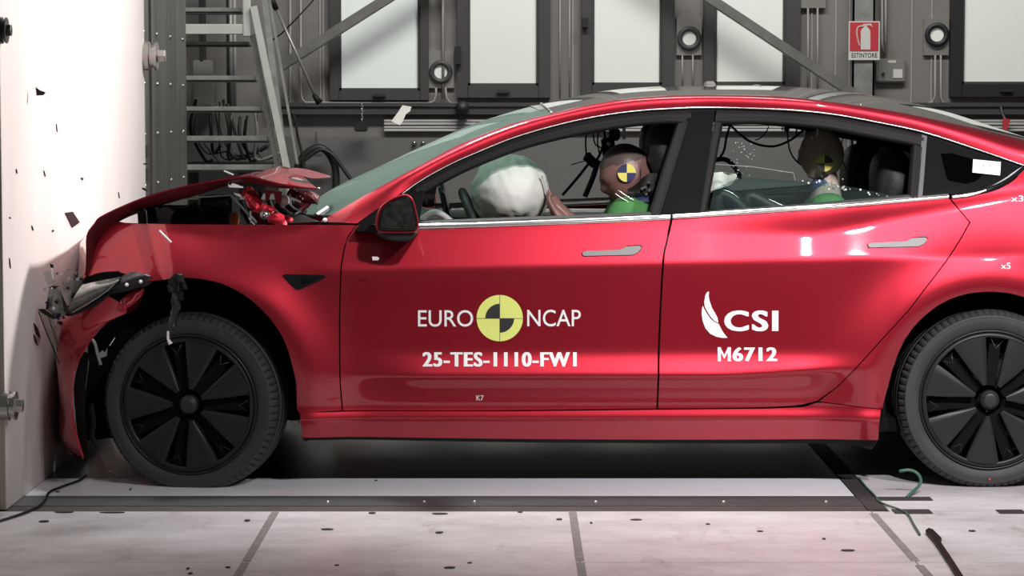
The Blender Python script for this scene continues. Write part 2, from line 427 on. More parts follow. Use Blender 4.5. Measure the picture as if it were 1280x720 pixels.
# window latch boxes, column, braces
colm = thing('steel_column', (P(1079, 0, WY - .2).x, WY - .1, 0), 'galvanised steel column behind the extinguisher sign', 'column')
a = P(1066, 0, WY - .2); b = P(1094, 0, WY - .2)
MB().box(a.x, b.x, WY - .2, WY - .19, 0, 5).box(a.x, a.x + .015, WY - .2, WY - .02, 0, 5).box(b.x - .015, b.x, WY - .2, WY - .02, 0, 5).go('column_web', 'galv', colm)
a = P(1061, 0, WY - .04)
MB().box(a.x, a.x + .02, WY - .06, WY, 0, 5).go('column_flange', 'conduit', colm)
def brace(p, q, wpx, lab):
    A = P(p[0], p[1], WY - .35); B = P(q[0], q[1], WY - .35); s = (WY + 8.65) / 3150
    up = (B - A).cross(Vector((0, 1, 0)))
    t = thing('diagonal_brace', (A + B) / 2, lab, 'brace')
    wd = wpx * s
    MB().bar(A, B, .012, wd, up=up).go('web', 'brace', t)
    n = up.normalized() * (wd / 2)
    MB().bar(A + n + Vector((0, .03, 0)), B + n + Vector((0, .03, 0)), .06, .012, up=up).bar(A - n + Vector((0, .03, 0)), B - n + Vector((0, .03, 0)), .06, .012, up=up).go('flange', 'brace', t)
    return t
brace((350, 83), (560, -50), 11, 'grey diagonal steel brace crossing the leftmost window')
brace((1067, 117), (800, -60), 10.5, 'grey diagonal steel brace running down to the steel column')
# extinguisher sign
sg = thing('safety_sign', (P(1080, 0, WY - .22).x, WY - .22, P(1080, 75, WY - .22).z), 'red and white fire extinguisher sign reading ESTINTORE', 'sign')
def wq(mb, x0, y0, x1, y1, Ya, Yb):
    a = P(x0, y0, Ya); b = P(x1, y1, Ya)
    return mb.box(a.x, b.x, Ya, Yb, b.z, a.z)
SY = WY - .225
wq(MB(), 1061, 26.5, 1099.5, 75, SY, SY + .01).go('board', 'signwhite', sg)
wq(MB(), 1062.5, 28, 1098, 64, SY - .003, SY).go('red_field', 'signred', sg)
ex = MB()
def pp(l, Y): return [P(x, y, Y) for x, y in l]
ex.prism(pp([(1076, 62), (1076, 39), (1077.5, 36), (1080, 34), (1080, 31.5), (1084, 31.5), (1084, 34), (1086.5, 36), (1088, 39), (1088, 62)], SY - .006), (0, .003, 0))
ex.prism(pp([(1079, 30), (1089, 29.5), (1091, 34), (1088, 31.5), (1079, 32)], SY - .006), (0, .003, 0))
ex.tube(pp([(1080, 32.5), (1073, 33.5), (1071, 40), (1072, 48), (1074.5, 57)], SY - .005), .005, 6, 16)
ex.go('extinguisher_symbol', 'signwhite', sg)

def text_geo(body, offset=0.0, space=1.0, shear=0.0):
    cu = bpy.data.curves.new('t', 'FONT'); cu.body = body; cu.size = 1; cu.offset = offset; cu.space_character = space; cu.shear = shear
    cu.resolution_u = 4
    o = bpy.data.objects.new('t', cu); C.objects.link(o)
    dg = bpy.context.evaluated_depsgraph_get(); dg.update()
    me = bpy.data.meshes.new_from_object(o.evaluated_get(dg))
    v = [(q.co.x, q.co.y) for q in me.vertices]; f = [tuple(p.vertices) for p in me.polygons]
    bpy.data.objects.remove(o); bpy.data.curves.remove(cu); bpy.data.meshes.remove(me)
    x0 = min(a[0] for a in v); x1 = max(a[0] for a in v); y0 = min(a[1] for a in v); y1 = max(a[1] for a in v)
    return [((a[0] - x0) / (x1 - x0), (a[1] - y0) / (y1 - y0)) for a in v], f
def flat_text(body, box, Y, m, parent, name='lettering', offset=0.0):
    v, f = text_geo(body, offset)
    x0, y0, x1, y1 = box
    return link(name, [P(x0 + a * (x1 - x0), y1 + b * (y0 - y1), Y) for a, b in v], f, m, parent)
flat_text('ESTINTORE', (1064.5, 66.3, 1096.5, 72), SY - .002, 'ink', sg, 'lettering', .01)
# switch box
sw = thing('switch_box', (P(1114, 0, WY).x, WY - .05, P(1114, 103, WY).z), 'grey wall switch box right of the steel column', 'switch box')
a = P(1096, 73, WY - .06); b = P(1132, 103, WY - .06)
MB().bevbox(a.x, b.x, WY - .06, WY, b.z, a.z, .012).go('housing', 'plate_alu', sw)
wq(MB(), 1116.5, 86.5, 1128, 97.5, WY - .068, WY - .058).go('socket_flap', 'signwhite', sw)
c = P(1104, 92.5, WY - .07)
MB().lathe([(0, -.01), (.012, -.01), (.014, .02)], c, 16).go('key_switch', 'ink', sw)
wq(MB(), 1110, 75.5, 1120, 78.5, WY - .063, WY - .055).go('name_plate', 'signwhite', sw)
# black closers on the window frames
for (x0, y0, x1, y1, lab) in ((568, 58, 576, 80, 'small dark latch left of the second window'), (728, 22, 735, 34, 'small dark latch on the third window frame')):
    tag(wallbox(MB(), x0, y0, x1, y1, .05, .13).go('window_latch', 'winframe2'), lab, 'latch')
# hanging box on chain, hose, pole
ch = thing('hanging_control_box', (P(452, 0, WY).x, WY - .2, P(452, 165, WY).z), 'small black box hanging on a chain under the first window', 'control box')
a = P(443, 152.5, WY - .25); b = P(459, 164.5, WY - .25)
MB().bevbox(a.x, b.x, WY - .27, WY - .17, b.z, a.z, .008).go('box', 'winframe2', ch)
for k in range(7):
    c = P(452.5, 131 + k * 3.2, WY - .21)
    mb = MB(); pts = [c + Vector(((.008 if k % 2 else .002) * math.cos(q * math.pi / 4), (.002 if k % 2 else .008) * math.cos(q * math.pi / 4), .013 * math.sin(q * math.pi / 4))) for q in range(9)]
    mb.tube(pts, .003, 5).go('chain_link', 'bolt', ch)
hs = thing('hanging_hose', (P(400, 0, WY - .2).x, WY - .2, P(400, 240, WY - .2).z), 'thick black hose looped over a hook on the lower wall', 'hose')
MB().tube([P(x, y, WY - .2) for x, y in ((370, 226), (372, 210), (380, 195), (392, 186), (402, 185), (412, 193), (419, 210), (420, 232), (418, 250))], .030, 10, 30).go('thick_hose', 'hose', hs, True)
MB().tube([P(x, y, WY - .26) for x, y in ((384, 222), (379, 205), (381, 200), (400, 187), (415, 193), (427, 208), (437, 222), (452, 240))], .016, 8, 24).go('thin_hose', 'hose', hs, True)
MB().tube([P(x, y, WY - .1) for x, y in ((395, 165), (396, 178), (399, 186), (403, 184))], .007, 6).go('hook', 'bolt', hs)
tag(MB().tube([P(x, y, WY - .22) for x, y in ((364, 138), (369, 150), (372, 170), (377, 190), (379, 206))], .011, 6, 16).go('hanging_cable', 'hose', None, True), 'black cable hanging beside the looped hose', 'cable')
pl = thing('support_pole', (P(370, 0, WY).x, WY - .4, P(370, 130, WY).z), 'thin leaning silver pole with black ends left of the first window', 'pole')
MB().tube([P(345, 10, WY - .45), P(395, 122, WY - .45)], .011, 8).go('shaft', 'plate_alu', pl, True)
MB().tube([P(392, 118, WY - .45), P(400, 129, WY - .45)], [.016, .03], 8).tube([P(336, -6, WY - .45), P(346, 12, WY - .45)], [.03, .02], 8).go('grip', 'wire', pl, True)
tag(MB().tube([P(338, 52, WY - .2), P(352, 42, WY - .2), P(369, 25, WY - .2), P(392, 0, WY - .2)], .006, 6).go('wall_cable', 'wire', None, True), 'thin black cable slanting behind the silver pole', 'cable')
for (cx, cy, sd_) in ((518, 178.5, 'left'), (529, 178.5, 'right')):
    c = P(cx, cy, WY - .07)
    tag(MB().lathe([(0, -.03), (.012, -.028), (.018, -.01), (.018, .02)], c, 16).go('round_fastener', 'bolt', None, True), 'small shiny knob on the lower wall above the windscreen, %s one of the pair' % sd_, 'knob', 'pair of shiny knobs on the lower wall')
c = P(578, 135, WY - .15)
cl = thing('clamp_lamp', (c.x, WY - .12, P(578, 155, WY).z), 'dark clamp lamp over the pale trunking left of the roof', 'lamp')
MB().lathe([(0, -.06), (.04, -.055), (.055, -.02), (.05, .05), (0, .06)], c, 20).go('lamp_head', 'winframe2', cl, True)
MB().tube([P(577, 138, WY - .13), P(576, 150, WY - .13)], .02, 8).bar(P(571, 154, WY - .13), P(583, 150, WY - .13), .03, .03).go('clamp', 'darkbolt', cl)
# red tag at right
a = P(1256, 165, WY - .15)
tg = thing('hanging_tag', a, 'small red tag hanging on the wall at far right', 'tag')
MB().prism(pp([(1253.5, 148), (1263, 149), (1261, 158), (1257, 165), (1253, 160)], WY - .15), (0, .01, 0)).go('flag', 'signred', tg)
MB().tube(pp([(1251, 133), (1253, 142), (1257, 149)], WY - .14), .008, 6).go('hook', 'bolt', tg)

# ------------------------------------------------------------------ ladder
LY = 9.7
ld = thing('platform_ladder', (P(290, 0, LY).x, LY, 0), 'grey aluminium platform ladder behind the barrier at left', 'ladder')
def lbox(x0, y0, x1, y1, d, name, m, Y=LY):
    a = P(x0, y0, Y); b = P(x1, y1, Y)
    return MB().bevbox(a.x, b.x, Y, Y + d, b.z, a.z, .005).go(name, m, ld)
for (xr, y0, y1, m_, dark) in ((302, 9.5, 15, 'alu', 1), (311, 52, 56, 'alu', 1), (318, 94.5, 100.5, 'alu', 1), (326, 133, 139, 'alu', 1), (334, 170, 176.5, 'alu', 1), (341, 206, 213, 'alu', 1)):
    st = lbox(225, y0, xr, y1, .22, 'step', m_)
    a = P(225, y1, LY); b = P(xr, y1 + 2.2, LY)
    MB().box(a.x, b.x, LY + .01, LY + .2, b.z, a.z).go('step_lip', 'winframe', st)
lbox(225, 30, 311, 43, .04, 'platform_beam', 'white', LY - .1)
lbox(303, -60, 313, 45.5, .06, 'guard_post', 'white', LY - .11)
def slab(p, q, wpx, name, m, Y, dep=.05):
    A = P(p[0], p[1], Y); B = P(q[0], q[1], Y); up = (B - A).cross(Vector((0, 1, 0)))
    return MB().bar(A, B, dep, wpx * (Y + 9) / 3150, up=up).go(name, m, ld)
slab((316, 43), (350, 222), 7, 'side_rail', 'alu', LY - .02)
slab((317, 8), (361, 222), 8, 'front_rail', 'white', LY - .12)
slab((331, 0), (357, 210), 7, 'rear_rail', 'alu', LY + .15)
slab((337, 0), (372, 205), 3, 'rear_brace', 'alu', LY + .25, .03)
slab((350, 222), (376, 359), 7, 'lower_side_rail', 'alu', LY - .02)
slab((361, 222), (389, 361), 8, 'lower_front_rail', 'white', LY - .12)
slab((357, 210), (375, 358), 7, 'lower_rear_rail', 'alu', LY + .15)
slab((222, -60), (222, 359), 8, 'left_rail', 'alu', LY - .02)
for (xr, y0, y1) in ((349, 243, 250), (357, 280, 287), (365, 318, 325)): lbox(225, y0, xr, y1, .22, 'step', 'alu')
# things stored behind the ladder
BY = 10.35
def back_box(x0, y0, x1, y1, m, lab, name, cat, Y=BY, d=.2):
    a = P(x0, y0, Y); b = P(x1, y1, Y)
    return tag(MB().bevbox(a.x, b.x, Y, Y + d, b.z, a.z, .006).go(name, m), lab, cat)
back_box(241, 75, 266, 133, 'plate_alu', 'pale grey cabinet behind the ladder steps', 'wall_cabinet', 'cabinet')
back_box(248, -40, 254, 78, 'winframe2', 'dark vertical channel left behind the ladder', 'vertical_channel', 'channel')
back_box(282, -40, 286, 130, 'winframe2', 'dark vertical channel right behind the ladder', 'vertical_channel', 'channel')
tag(MB().tube([P(288, -10, BY), P(289, 135, BY)], .016, 8).go('vertical_pipe', 'galv', None, True), 'grey vertical pipe behind the ladder, left one', 'pipe')
tag(MB().tube([P(293, -10, BY), P(294, 135, BY)], .012, 8).go('vertical_pipe', 'conduit', None, True), 'grey vertical pipe behind the ladder, right one', 'pipe')
cabs = []
hg = 'cables hanging behind the ladder'
for k in range(15):
    x = 246 + k * 5.5 + random.uniform(-3, 3); y0 = random.uniform(120, 150); y1 = random.uniform(190, 206)
    pts = [P(x, y0, BY - .1), P(x + random.uniform(-8, 8), (y0 + y1) / 2, BY - .15), P(x + random.uniform(0, 22), y1, BY - .1), P(x + random.uniform(10, 40), y1 - random.uniform(0, 14), BY - .1)]
    cabs.append((x, tag(MB().tube(pts, random.choice((.006, .009, .013)), 6, 16).go('bundled_cable', random.choice(('hose', 'wire', 'winframe', 'conduit')), None, True), None, 'cable', hg)))
rank_labels(cabs, 'cable in the tangle behind the lower ladder steps, %s')
bx = back_box(248, 214, 292, 300, 'winframe2', 'black storage case below the lowest visible ladder step', 'storage_case', 'case', 9.3, .35)
t = thing('storage_bench', (P(290, 300, 10).x, 10, 0), 'dark bench carrying the cables behind the ladder', 'bench')
a = P(235, 203, 10.2); b = P(352, 210, 10.2)
MB().box(a.x, b.x, 10, 10.6, b.z, a.z).go('bench_top', 'winframe', t)
for x in (a.x + .05, b.x - .05): MB().box(x - .03, x + .03, 10.1, 10.16, 0, b.z).go('leg', 'winframe', t)

# ------------------------------------------------------------------ barrier
c0 = PF(8, 637.5); XB = c0.x; YN = c0.y
YF = -XB * FPX / CA / (640 - 180.3) - 9 + .02
bar = thing('crash_barrier', (XB - .5, 1.5, 0), 'large rigid crash barrier with pale plywood face at left', 'barrier')
MB().bevbox(XB - .02, XB, YN, YF, 0, 3.0, .001).go('plywood_face', 'ply', bar)
MB().box(XB - .0215, XB - .001, YN - .0015, YN, .002, 2.999).go('plywood_edge', 'plyedge', bar)
MB().box(XB - 1.5, XB - .021, YN + .02, 4.38, 0, 3.1).go('barrier_block', 'block', bar)
ye = [YF + .002, 3.05, 3.10, 4.38]
MB().box(XB - .0208, XB - .012, ye[0] - .2, ye[1], 0, 3.1).go('steel_plate', 'plate', bar)
MB().box(XB - .0208, XB - .006, ye[2], ye[3], 0, 3.1).go('steel_plate', 'plate', bar)
MB().box(XB - .0208, XB - .018, ye[1], ye[2], 0, 3.1).go('steel_joint', 'darkbolt', bar)
for z in (.76, 1.0, 1.24, 1.48, 1.72, 1.96, 2.2):
    for y in (2.83, 3.27, 3.75, 4.23):
        MB().lathe([(0, .012), (.008, .010), (.011, .003), (.012, -.004)], (XB - .008, y, z), 10, 'x').go('rivet', 'bolt', bar, True)
for z, y in ((.5, 2.82), (1.05, 2.82), (1.16, 2.82), (1.95, 2.82)):
    MB().box(XB - .014, XB - .006, y - .14, y + .14, z - .03, z + .03).go('slot_cover', 'darkbolt', bar)
def big_bolt(px, py, r, L, lab, m, nutr=None):
    y = -XB * FPX / CA / (640 - px) - 9
    z = P(px, py, y).z
    t = thing('barrier_bolt', (XB, y, z), lab, 'bolt')
    MB().lathe([(0, -.01), (r * 1.5, -.01), (r * 1.5, L * .25), (r * 1.2, L * .3), (r * 1.2, L * .5), (r * 1.45, L * .5), (r * 1.45, L * .62), (0, L * .62)], (XB, y, z), 24, 'x').go('washer', m, t, False)
    MB().lathe([(0, L * .6), (r * .7, L * .6), (r * .7, L * .97), (r * .6, L), (0, L)], (XB, y, z), 6, 'x').go('nut', m, t)
    return t
def edge_bolt(px, py, s_, lab, m):
    # bolt standing out of the ply face near its edges
    y = -XB * FPX / CA / (640 - px) - 9
    return y
big_bolt(181, 70, .045, .10, 'shiny steel bolt at the upper edge of the plywood face', 'bolt')
big_bolt(1.5, 507, .034, .06, 'grey steel bolt low at the near edge of the barrier', 'bolt')
big_bolt(1, 38, .030, .04, 'dark bolt high at the near edge of the barrier', 'darkbolt')

# ------------------------------------------------------------------ floor plates and pit cover
YW1, YW0 = PF(640, 598).y, PF(640, 619.5).y
YM, YB_ = PF(640, 632).y, PF(640, 639).y
XR = PF(1067.5, 619.5).x
fl = bpy.data.objects['floor']
def slabf(name, x0, x1, y0, y1, m, top=0.0, parent=fl, th=.012):
    o = link(name, [(x, y, z) for z in (top - th, top) for y in (y0, y1) for x in (x0, x1)], [(0, 2, 3, 1), (4, 5, 7, 6), (0, 1, 5, 4), (2, 6, 7, 3), (0, 4, 6, 2), (1, 3, 7, 5)], m, parent)
    return o
pitc = thing('pit_cover', (0, .9, -.012), 'film pit cover with white front strip and dark glass under the car', 'pit cover')
slabf('white_strip', XB + .001, XR, YW0, YW1, 'panelwhite', 0, pitc)
slabf('metal_strip', XB + .001, XR + .01, YM, YW0 - .001, 'stripmetal', -.001, pitc)
slabf('seal_strip', XB - .35, XR + .02, YB_, YM - .001, 'stripbrown', -.003, pitc)
slabf('end_frame', XR + .004, XR + .07, YB_ + .03, 2.3, 'blacktape', .002, pitc)
slabf('glass_plate', XB + .001, XR, YW1 + .001, 2.3, 'pit', -.001, pitc)
for k in range(6):
    px = (410, 530, 593, 745, 905, 1033)[k]
    c = PF(px, 627)
    MB().lathe([(0, .004), (.005, .003), (.008, -.001)], (c.x, c.y, 0), 10, 'z').go('screw_head', 'bolt', pitc, True)
xs = [-.80 - 1.01 * k for k in (3, 2, 1)] + [-.80, .205, 1.215, 2.225, 3.235]
ysn = [YB_ - .006, YB_ - .97, YB_ - 1.94, YB_ - 2.9]
for j in range(3):
    for i in range(len(xs) - 1):
        slabf('floor_plate', xs[i] + .002, xs[i + 1] - .002, ysn[j + 1] + .003, ysn[j], 'floor', random.uniform(-.001, .0005))
xr0 = XR + .072
rows = [YB_ + .002, PF(640, 620).y, .85, 1.85, 2.85, 3.85]
for j in range(5):
    xa = [xr0, 2.225, 3.235, 4.245]
    for i in range(3):
        slabf('floor_plate', xa[i] + .002, xa[i + 1] - .002, rows[j] + .003, rows[j + 1] - .002, 'floor', random.uniform(-.001, .0005))
for x in xs[3:6]:
    for j in range(2):
        slabf('seam_tape', x - .013, x + .013, ysn[j + 1] + .02, ysn[j] - (.0 if x != xs[5] else .05), 'tape', .0015, fl, .003)
def tape(px0, py0, px1, py1, lab):
    a = PF(px0, py1); b = PF(px1, py0)
    tag(slabf('floor_tape', a.x, b.x, a.y, b.y, 'blacktape', .003, None, .003), lab, 'tape')
tape(1143, 622, 1162, 626, 'short black tape on the floor left of the rear wheel')
tape(1119, 637.5, 1161, 642.5, 'long black tape on the near floor seam beside the cord')
tape(1250, 638, 1277, 642.5, 'black tape on the floor seam at far right')
tape(1085, 622, 1138, 626, 'thin black tape on the floor under the green cord ends')
def ribbon(pts, r, m, name, lab, cat='cable', n=40, Z=.006):
    return tag(MB().tube([PF(x, y, Z) for x, y in pts], r, 6, n).go(name, m, None, True), lab, cat)
ribbon([(108, 594), (98, 601), (78, 608), (62, 615), (56, 625), (46, 634), (25, 643), (-10, 654)], .0045, 'wire', 'floor_cable', 'thin dark cable trailing over the floor beside the barrier')
ribbon([(1160, 664), (1172, 678), (1187, 700), (1206, 730)], .009, 'wire', 'floor_cable', 'thick black cable running to the bottom right corner', n=20, Z=.009)
tag(MB().prism([PF(x, y, .003) for x, y in ((1160, 664), (1166, 666), (1177, 677), (1170, 680), (1160, 670))], (0, 0, .012)).go('cable_plug', 'wire'), 'black plug at the end of the thick floor cable', 'plug')
cd = MB().tube([P(1124, 589, -.12), P(1137, 587.5, -.12), P(1147, 592, -.13), P(1151, 600, -.13), P(1148, 608, -.14), PF(1134, 621, .006)], .006, 6, 24)
tag(cd.go('green_cord', 'green', None, True), 'green cord hooping up left of the rear tyre', 'cord')
ribbon([(1074, 598), (1083, 609), (1094, 620), (1098, 626), (1108, 631), (1125, 637), (1135, 643), (1142, 655), (1150, 668)], .0035, 'green', 'green_cord', 'thin green cord snaking over the floor seam', 'cord')
# litter on the floor, each chip a thing
lit = [(309, 651, 7, 5), (409, 662, 14, 3), (465, 641.5, 9, 4), (550, 642.5, 19, 3), (549, 666, 9, 4), (421, 707, 5, 2), (562, 710, 12, 4), (587, 704, 5, 2), (650, 640.5, 6, 2), (699, 649.5, 7, 3),
       (795, 650, 14, 3), (739, 654, 3, 4), (885, 655.5, 5, 2), (950, 664.5, 7, 2), (1030, 674, 4, 3), (1060, 688.5, 15, 4), (1215, 664, 8, 3), (235, 711, 4, 3), (285, 709.5, 6, 2), (238, 717, 5, 3),
       (80, 640.5, 22, 3), (140, 641, 30, 2), (55, 652, 12, 4), (72, 615, 5, 2), (470, 601, 4, 2), (163, 612, 2, 6)]
chips = []
for i, (px, py, wx, hy) in enumerate(lit):
    c = PF(px, py, .001); s = .00285
    poly = []
    for k in range(6):
        a = 2 * math.pi * k / 6 + random.uniform(-.3, .3)
        poly.append(c + Vector((math.cos(a) * wx / 2 * s, math.sin(a) * hy / 2 * s * 2.6, 0)))
    chips.append((px, tag(MB().prism(poly, (0, 0, .003)).go('floor_chip', 'blacktape'), None, 'debris', 'dark chips strewn over the floor')))
rank_labels(chips, 'dark plastic chip on the floor, %s of the strewn chips')
splin = []
# splinters in the air and stuck on the plywood
def face_shard(px, py, dpx, dpy, m='wire'):
    # px,py centre on the ply face, dpx/dpy half extents as a sliver just off the ply
    def on(x, y):
        Y = -XB * FPX / CA / (640 - x) - 9
        q = P(x, y, Y); q.x = XB; return q
    a = on(px - dpx, py - dpy); b = on(px + dpx, py + dpy)
    d = (b - a); n = d.cross(Vector((1, 0, 0))); n = n.normalized() * max(.004, d.length * .12)
    splin.append((px, tag(MB().prism([a, (a + b) / 2 + n, b, (a + b) / 2 - n * .6], (.004, 0, 0)).go('splinter', m), None, 'debris', 'dark splinters against the plywood face')))
for q in ((88, 272, 9, 6), (101, 223, 1.5, 1), (9, 329, .6, 6.5), (64, 288, .8, .8), (38, 285, 1, 3), (19, 214, .6, 3), (54, 217, 1, 4), (147, 244, .6, 4), (70, 160, .5, 5), (64, 288, .7, .6), (10, 272, .6, .6), (63, 289, .5, .5), (42, 413, 4, 9), (40, 425, 2.5, 7)):
    face_shard(*q)
rank_labels(splin, 'dark splinter against the pale plywood face, %s')
tag(MB().prism(pp([(44.5, 109), (50, 113), (57, 115.5), (54, 119), (45.5, 119.5)], -.02), (0, .006, 0)).go('flying_chip', 'wire'), 'dark angular chip flying in front of the upper plywood', 'debris')
tag(MB().prism(pp([(503, 131.5), (514, 133.5), (512.5, 139), (507, 143), (503, 152), (500, 156.5), (489, 151.5), (494, 145), (499, 138)], .6), (0, .012, 0)).go('flying_scrap', 'paper'), 'white scrap flying above the windscreen', 'debris')
for (x, y, a, b, r, lab) in ((182, 205, 9, 2.4, .1, 'dark shard flying beside the upper barrier edge'), (181, 237, 9, 4, -.5, 'dark shard just above the buckled bonnet edge')):
    shard('flying_shard', x, y, .3, a * .003, b * .003, 'wire', lab, rot=r)
for (x0, y0, x1, y1, Y, lab) in ((280, 213.5, 292, 218.5, -.02, 'white sliver flying above the buckled bonnet'), (199, 288, 214, 303, -.12, 'white sliver flying in front of the front wing')):
    tag(MB().tube([P(x0, y0, Y), P(x1, y1, Y)], .0035, 5).go('flying_sliver', 'decal'), lab, 'debris')
# ------------------------------------------------------------------ the car
YC = 0.92                                     # centre line of the car
car = thing('red_car', (0.4, YC, 0), 'red sedan with crushed front end against the barrier, crash-test lettering on its doors', 'car')
def sp(t, w):                                 # smooth hinge
    u = t / w
    return t if u > 30 else (0 if u < -30 else w * math.log1p(math.exp(u)))
def sst(a, b, x):
    t = max(0, min(1, (x - a) / (b - a))); return t * t * (3 - 2 * t)
XW1, XW2, ZW = -1.154, 1.705, .312
def S(x, z):
    """side surface of the body: distance y at length x and height z"""
    m = sst(-.68, -.30, x) * (1 - sst(1.0, 1.36, x))
    y = -.45 * z + .75 * sp(z - .25, .005) - .5 * sp(z - .29, .005)
    y += m * (-.45 * sp(z - .345, .014) + 1.0 * sp(z - (.405 + .03 * sst(.7, 1.3, x)), .004) - .38 * sp(z - .487, .010)) + (1 - m) * .17 * sp(z - .40, .04)
    f = sst(-1.0, -.62, x)                    # shoulder crease runs from behind the front arch to the tail
    zc = .797 + .022 * x
    y += .40 * sp(z - zc, .005 + .06 * (1 - f))
    k = sst(.45, 1.25, x)
    y += -.36 * k * sp(z - (.915 + .18 * max(0, x - 1.09)), .006)
    y += (.12 + .42 * k) * sp(z - (.937 + .03 * x + .024 * x * x), .012)
    y += .45 * sst(-.6, -.8, x) * sp(z - .885, .03)
    # wheel arch lips
    for xw, ra in ((XW1, .455), (XW2, .455)):
        r = math.hypot(x - xw, z - ZW)
        if r < .8:
            y += -.055 * math.exp(-((r - .42) / .14) ** 2) * sst(.9, .35, abs(r))
            y += .10 * sp(ra - r, .006)
    # plan shape
    y += .010 * (x / 1.2) ** 2 + .34 * sp(-1.28 - x, .05) + .30 * sp(x - 2.2, .12)
    # dents of the crushed wing
    if x < -1.0:
        c = sst(-1.0, -1.35, x)
        y += c * (.016 * math.sin(9 * x + 11 * z) + .03 * max(0, abs(x + 1.30 + .35 * (z - .9)) * -1 + .06) / .06 * .5)
    return y
# the surface is anchored so that the lower crease stands 3 cm outside the tyre plane
K0 = -.03 - S(0, .405)
def SS(x, z, off=0): return Vector((x, S(x, z) + K0 + off, z))
def PS(px, py, off=0):
    Y = .0
    for _ in range(7):
        p = P(px, py, Y); Y = .5 * Y + .5 * (S(p.x, p.z) + K0 + off)
    return P(px, py, Y)
def xz(l): return [PS(a, b) for a, b in l]
def coons(top, right, bot, left, nu, nv, sm=(1, 1, 1, 1), pos=None):
    conv = pos or xz
    T = resample3(conv(top), nu, sm[0]); B = resample3(conv(bot), nu, sm[2])
    L = resample3(conv(left), nv, sm[3]); Rr = resample3(conv(right), nv, sm[1])
    g = []
    for j in range(nv):
        v = j / (nv - 1)
        for i in range(nu):
            u = i / (nu - 1)
            p = T[i] * (1 - v) + B[i] * v + L[j] * (1 - u) + Rr[j] * u - (T[0] * (1 - u) * (1 - v) + T[-1] * u * (1 - v) + B[0] * (1 - u) * v + B[-1] * u * v)
            g.append(p)
    return g
def sheet(g, nu, nv, name, m, parent, inward=Vector((0, .014, 0)), smooth=True, back=True):
    """grid g (nv rows of nu) with a rim and an inner skin"""
    n = len(g); v = list(g); f = []
    for j in range(nv - 1):
        for i in range(nu - 1):
            a = j * nu + i; f.append((a, a + nu, a + nu + 1, a + 1))
    ring = [i for i in range(nu)] + [j * nu + nu - 1 for j in range(1, nv)] + [(nv - 1) * nu + i for i in range(nu - 2, -1, -1)] + [j * nu for j in range(nv - 2, 0, -1)]
    b = len(v); v += [g[i].copy() for i in ring]; c = len(v); v += [g[i] + inward for i in ring]; k = len(ring)
    for i in range(k): f.append((b + i, b + (i + 1) % k, c + (i + 1) % k, c + i))
    if back:
        d = len(v); v += [p + inward for p in g]
        for j in range(nv - 1):
            for i in range(nu - 1):
                a = d + j * nu + i; f.append((a, a + 1, a + nu + 1, a + nu))
    return link(name, v, f, m, parent, smooth)
def panel(name, top, right, bot, left, m, off=0, th=.014, nu=70, nv=60, sm=(1, 1, 1, 1), parent=None):
    g = coons(top, right, bot, left, nu, nv, sm)
    g = [SS(p.x, p.z, off) for p in g]
    return sheet(g, nu, nv, name, m, parent or car, Vector((0, th, 0)))
near_parts = []
def N(o): near_parts.append(o); return o

# --- doors and body sides
GL = [(445.5, 281.5), (434, 299), (427.5, 327), (426, 345), (424.5, 400), (425, 470), (428, 513)]
GB = [(838.5, 268), (833, 300), (828.5, 330), (823.5, 430), (821.5, 511)]
GR1 = [(1187.5, 241), (1198, 261), (1212.5, 278)]
GR2 = [(1212.5, 278), (1200, 300), (1182, 327.5), (1157, 360), (1135, 389), (1100, 427), (1070, 460), (1045, 485), (1022, 501)]
def sh(l, dx, dy=0): return [(a + dx, b + dy) for a, b in l]
front_door = N(panel('front_door', [(446.5, 281.5), (470, 283.5), (525, 287), (640, 283.5), (740, 280), (837.5, 275.5)], [(837.5, 275.5), (832.2, 302), (827.5, 331), (822.5, 430), (820.5, 510.5)],
    [(428.5, 513), (520, 513), (640, 512.5), (820.5, 510.5)], sh(GL, .8), M['paint'], nu=110, nv=90))
rd_right = GR1[:-1] + [GR2[0]] + GR2[1:]
rear_door = N(panel('rear_door', [(841, 275), (900, 271), (960, 267), (1060, 260), (1130, 254), (1187.5, 248.5)], sh([(1187.5, 248.5)] + GR1[1:] + GR2[1:], -.9),
    [(822.8, 510.5), (900, 510), (960, 508.6), (997, 506.3), (1021.1, 501)], [(841, 275), (834.8, 302), (830, 331), (825, 430), (822.8, 510.5)], M['paint'], nu=110, nv=90, sm=(1, 0, 1, 1)))
fender = N(panel('front_wing', [(140, 275), (150, 277.5), (165, 279), (230, 280), (330, 280.5), (445, 280.5)], sh(GL[:1] + GL[1:], -.9),
    [(103, 352), (110, 345), (150, 341), (163, 347), (190, 351), (221, 347.5), (250, 348.5), (282, 356.5), (313, 374.7), (339.5, 401), (356, 428), (366, 461), (371.5, 490), (372.5, 515), (400, 514.5), (426.5, 513)],
    [(140, 275), (130, 287), (118, 312), (108, 335), (103, 352)], M['paint'], nu=130, nv=60, sm=(1, 1, 1, 1)))
def ruled(name, outer, inner, m, nv=40, th=.014):
    # outer / inner: lists of (polyline, samples) walked together round the wheel arch
    def walk(segs):
        out = []
        for pl_, n_ in segs: out += resample3(xz(pl_), n_, False)[(1 if out else 0):]
        return out
    o_, i_ = walk(outer), walk(inner); n = len(o_); g = []
    for j in range(nv):
        t = j / (nv - 1)
        for a, b in zip(o_, i_): p = a.lerp(b, t); g.append(SS(p.x, p.z))
    return sheet(g, n, nv, name, m, car, Vector((0, th, 0)))
